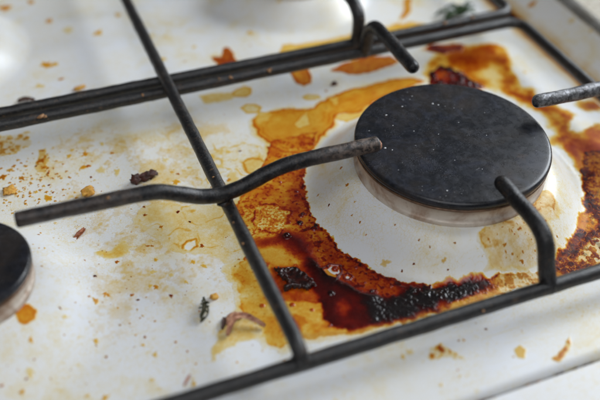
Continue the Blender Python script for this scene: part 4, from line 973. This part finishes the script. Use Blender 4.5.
SPOT_LABEL = {
    0: "orange splash in the far top left corner", 1: "reddish splash at the top edge, left of the cross rod",
    2: "small orange splash below the top edge, left of the cross rod", 3: "pale ochre splash, large and faint, left of the cross rod's far end",
    4: "amber splash right of the faint one, left of the cross rod's far end", 5: "larger of two touching amber splashes behind the double bars at left",
    6: "smaller of two touching amber splashes behind the double bars at left", 8: "pinkish splash hard by the far end of the cross rod",
    15: "amber splash above the golden crumb, in front of the double bars", 16: "amber splash right above the golden crumb",
    23: "flat golden splash left of the golden crumb",
}
vs, fs, ts, bs = [], [], [], []
def acc(V, F, t, b):
    o_ = len(vs)
    vs.extend(map(tuple, V)); fs.extend(tuple(i + o_ for i in f) for f in F); ts.extend(t); bs.extend(b)
for i, (x, y, r, t, b) in enumerate(SPOTS):
    V, F, t_, b_ = splash(x, y, r, t, b, i)
    if i in SPOT_LABEL:
        o = mesh_obj("dried_splash", [tuple(v) for v in V], F, MAT['enamel'], attrs={'stain': t_, 'brown': b_})
        tag(o, SPOT_LABEL[i], "splash", "single splashes on the enamel")
    else: acc(V, F, t_, b_)
rs = random.Random(3)
for k in range(430):
    x = rs.uniform(-178, -85) if k < 280 else rs.uniform(-85, 80)
    y = rs.uniform(-62, 75) if k < 280 else rs.uniform(-90, 130)
    if k >= 280 and -75 < y < 75 and math.hypot(x, y) < 40: continue
    if math.hypot(x + 180, y) < 23: continue
    r = rs.choice([0.14, 0.18, 0.22, 0.28, 0.4]) * rs.uniform(0.8, 1.4)
    V, F, t_, b_ = splash(x, y, r, rs.choice([0.4, 0.7, 1.2, 2.5]), rs.choice([0, 0.3, 0.7, 0.9]), 500 + k)
    acc(V, F, t_, b_)
# rusty pepper of specks by the left edge
for k in range(170):
    x = rs.gauss(-152, 9); y = rs.gauss(58, 9)
    V, F, t_, b_ = splash(x, y, rs.uniform(0.2, 0.75), rs.choice([0.4, 0.8, 1.4]), 0.6, 2000 + k)
    acc(V, F, t_, b_)
o = mesh_obj("splatter_specks", vs, fs, MAT['enamel'], attrs={'stain': ts, 'brown': bs})
tag(o, "fine brown splatter specks scattered over the white enamel", "specks", kind="stuff")

# ------------------------------------------------------------------ crumbs and scraps lying on the enamel
def zat(x, y): return float(surf(np.array([x]), np.array([y]))[0]) * MM
def crumb(name, x, y, size, mat, label, seed, amp=0.4, rot=0.0, sub=3, cat="crumb"):
    o = blob(name, (x * MM, y * MM, zat(x, y)), size, MAT[mat], None, seed, amp, sub, rot)
    tag(o, label, cat)
    return o
crumb("golden_crumb", -133.0, 44.7, (2.5, 1.7, 1.6), 'gold', "plump golden crumb just behind the wavy finger", 1, 0.75, 0.3)
crumb("golden_crumb", -161.6, 57.0, (2.7, 2.4, 0.7), 'gold', "flat golden crumb at the left edge", 2, 0.5, 1.0)
crumb("burnt_crumb", -110.6, 45.6, (3.6, 1.8, 1.8), 'burnt', "reddish black burnt crumb tucked behind the wavy finger", 4, 0.6, 0.25)
bc = bpy.data.objects["burnt_crumb"]
blob("lump", (-3.6 * MM, -0.9 * MM, 0), (2.0, 1.7, 1.7), MAT['burnt'], bc, 31, 0.7, 3)
blob("lump", (3.0 * MM, 0.5 * MM, 0.2 * MM), (2.4, 1.6, 1.5), MAT['burnt'], bc, 37, 0.7, 3)
crumb("dark_crumb", -13.0, 80.6, (1.5, 1.0, 1.0), 'burnt', "tiny dark crumb above the honey-coloured spill", 5, 0.5)
crumb("tan_crumb", -122.4, 117.0, (2.6, 1.5, 0.8), 'gold', "small tan crumb between the cross rod and the touching amber splashes", 8, 0.5, 0.3)

def ribbon(name, path, width, thick, mat, label=None, parent=None, cat=None, curl=0.0, seed=0):
    """bent strip with thickness: path of (x,y,z) mm, width may vary along it"""
    P = smooth_path(path, 0.4)
    n = len(P); K = 9
    verts = []; faces = []
    for side in (0, 1):
        for i, p in enumerate(P):
            t = (P[min(i + 1, n - 1)] - P[max(i - 1, 0)]).normalized()
            w = t.cross(Vector((0, 0, 1))).normalized()
            nn = w.cross(t).normalized()
            f = i / (n - 1)
            ww = width * (math.sin(math.pi * (0.08 + 0.86 * f)) ** 0.6) * (1 + 0.25 * mnoise.noise(Vector((f * 5, seed, 0))))
            for k in range(K):
                u = (k / (K - 1) - 0.5) * 2
                z = curl * (u * u) + 0.25 * mnoise.noise(Vector((f * 6, u * 2, seed))) + 0.16 * width * mnoise.noise(Vector((f * 9 + 3, u * 1.2, seed + 5)))
                q = p + w * (u * ww / 2 * (1 - 0.25 * abs(curl) * u * u / max(width, 1))) + nn * (z + (thick / 2 if side == 0 else -thick / 2))
                verts.append(tuple(q * MM))
    N = n * K
    for i in range(n - 1):
        for k in range(K - 1):
            a = i * K + k
            faces.append((a, a + 1, a + K + 1, a + K)); faces.append((N + a, N + a + K, N + a + K + 1, N + a + 1))
    for i in range(n - 1):
        for k in (0, K - 1):
            a = i * K + k; faces.append((a, a + K, N + a + K, N + a))
    for i in (0, n - 1):
        for k in range(K - 1):
            a = i * K + k; faces.append((a, a + 1, N + a + 1, N + a))
    o = fixn(mesh_obj(name, verts, faces, MAT[mat], parent))
    if label: tag(o, label, cat)
    return o
ribbon("brown_flake", [(-143.6, 19.6, 0.5), (-141.8, 21.0, 1.5), (-140.0, 22.6, 1.6), (-138.4, 25.0, 0.7)], 2.2, 0.25, 'flake', "curled orange brown flake between the small burner and the grease film", None, "flake", 0.5, 1)
ribbon("brown_sliver", [(-150.0, 115.6, 0.7), (-147.5, 115.9, 1.0), (-145.0, 115.2, 1.0), (-142.8, 113.9, 0.6)], 2.6, 0.4, 'dkflake', "curved dark brown sliver behind the double bars at the far left", None, "sliver", 0.3, 2)
ribbon("rust_sliver", [(-124.4, -59.6, 5.4), (-122.8, -57.8, 5.6), (-121.2, -55.4, 4.4)], 0.9, 0.2, 'flake', "thin rust-coloured sliver by the front rod at the lower left", None, "sliver", 0.1, 5)

pe = empty("onion_skin", (0, 0, 0))
tag(pe, "curled reddish brown onion skin lying at the left edge of the amber stain", "peel")
ribbon("outer_fold", [(-104.6, -42.0, 0.5), (-102.6, -39.6, 2.0), (-99.6, -37.6, 2.9), (-96.6, -38.4, 2.3), (-93.8, -40.8, 1.2), (-92.0, -42.8, 0.5)], 2.6, 0.25, 'peel', parent=pe, curl=1.1, seed=1)
ribbon("inner_fold", [(-103.6, -37.0, 0.6), (-101.6, -35.0, 1.6), (-99.2, -34.6, 1.9), (-97.4, -36.2, 1.0)], 2.8, 0.25, 'peel', parent=pe, curl=-0.8, seed=2)
ribbon("torn_end", [(-105.4, -38.6, 0.3), (-104.2, -36.4, 0.9), (-103.2, -34.0, 0.4)], 1.8, 0.25, 'dkflake', parent=pe, curl=0.4, seed=3)

# dried herb sprig
def leaf(name, base, tip, width, mat, parent, bend=0.6):
    b = Vector(base); t = Vector(tip)
    mid = (b + t) / 2 + Vector((0, 0, bend))
    return ribbon(name, [tuple(b), tuple(mid), tuple(t)], width, 0.18, mat, None, parent, None, 0.25, b.x + t.y)
sg = empty("herb_sprig")
tag(sg, "tiny dried dark green herb sprig lying left of the onion skin", "herb")
sx, sy = SPRIG
tube("stem", smooth_path([(sx - 2.2, sy - 4.6, 0.8), (sx - 0.6, sy - 1.6, 1.5), (sx + 0.8, sy + 1.0, 1.7), (sx + 2.0, sy + 4.2, 1.0)], 0.4), 0.30, MAT['stem'], sg, False, 8, 0.1)
tube("stem", smooth_path([(sx - 1.6, sy - 4.4, 0.8), (sx + 0.6, sy - 3.0, 1.6), (sx + 1.7, sy - 0.4, 1.4), (sx + 1.2, sy + 2.2, 1.5)], 0.4), 0.26, MAT['stem'], sg, False, 8, 0.1)
for k in range(22):
    f_ = rs.random()
    bx_, by_ = sx - 2.2 + 4.2 * f_, sy - 4.4 + 8.4 * f_
    a_ = rs.uniform(0, 6.28); l_ = rs.uniform(0.9, 2.0)
    leaf("leaf", (bx_ + rs.uniform(-.4, .8), by_, rs.uniform(0.8, 1.6)), (bx_ + l_ * math.cos(a_), by_ + l_ * math.sin(a_), rs.uniform(0.5, 2.4)), rs.uniform(0.55, 1.0), 'herb', sg, rs.uniform(0, .7))
crumb("golden_crumb", SPRIG_CRUMB[0], SPRIG_CRUMB[1], (1.5, 1.3, 0.9), 'gold', "tiny golden crumb touching the tip of the herb sprig", 12, 0.3)

hg = empty("green_herb")
tag(hg, "blurred wilted green herb leaf behind the double bars near the right corner", "herb")
for i, (ax, ay, bx, by, w) in enumerate([(0, 0, -9, -3, 4.0), (0, 0, 7, 4, 5.0), (1, 1, -3, 8, 4.5), (0, -1, 9, -3, 4.0), (-3, 0, -12, 3, 3.0), (4, 2, 12, 6, 3.0)]):
    leaf("leaf", (72 + ax, 116 + ay, 1.0), (72 + bx, 116 + by, 1.2), w, 'green', hg, 3.0)
tube("stem", smooth_path([(60, 112, 0.8), (68, 115, 2.0), (76, 117, 2.4), (84, 120, 0.8)], 1.0), 0.6, MAT['green'], hg, False, 8, 0.1)

# charred flake stuck in the red syrup: crumpled slab with folded edges
C = CHAR_POLY
cx = sum(p[0] for p in C) / len(C); cy = sum(p[1] for p in C) / len(C)
step = 0.3
P = np.array(C); gx = np.arange(P[:, 0].min() - 1, P[:, 0].max() + 1, step); gy = np.arange(P[:, 1].min() - 1, P[:, 1].max() + 1, step)
XX, YY = np.meshgrid(gx, gy)
dd = sdf(C, XX + 1.9 * (fbm(XX, YY, 3, 2) - .5) * 2, YY + 1.9 * (fbm(XX, YY, 3, 4) - .5) * 2)
fold = np.abs(fbm(XX, YY, 5.0, 5, 3) - 0.5) * 2
hgt = 0.55 + 0.9 * sm(0, 1.2, dd) * (0.3 + 1.1 * fold) + 1.1 * np.exp(-((dd - 0.9) / 0.8) ** 2) * (0.3 + fbm(XX, YY, 5, 6, 2)) + 0.12 * (fbm(XX, YY, 1.5, 3) - .5)
zz = surf(XX, YY) + np.where(dd > 0, hgt, 0.1)
idx = -np.ones(XX.shape, int)
on = dd > -0.3
cell_ = on[:-1, :-1] & on[1:, :-1] & on[:-1, 1:] & on[1:, 1:]
use = np.zeros(XX.shape, bool)
use[:-1, :-1] |= cell_; use[1:, :-1] |= cell_; use[:-1, 1:] |= cell_; use[1:, 1:] |= cell_
idx[use] = np.arange(use.sum())
V = np.stack([XX[use], YY[use], zz[use]], -1) * MM
jj, ii = np.nonzero(cell_)
F = np.stack([idx[jj, ii], idx[jj, ii + 1], idx[jj + 1, ii + 1], idx[jj + 1, ii]], -1).tolist()
o = mesh_obj("charred_flake", V.tolist(), F, MAT['charred'])
tag(o, "crumpled glossy dark flake stuck in the red syrup beside the cross rod", "flake")
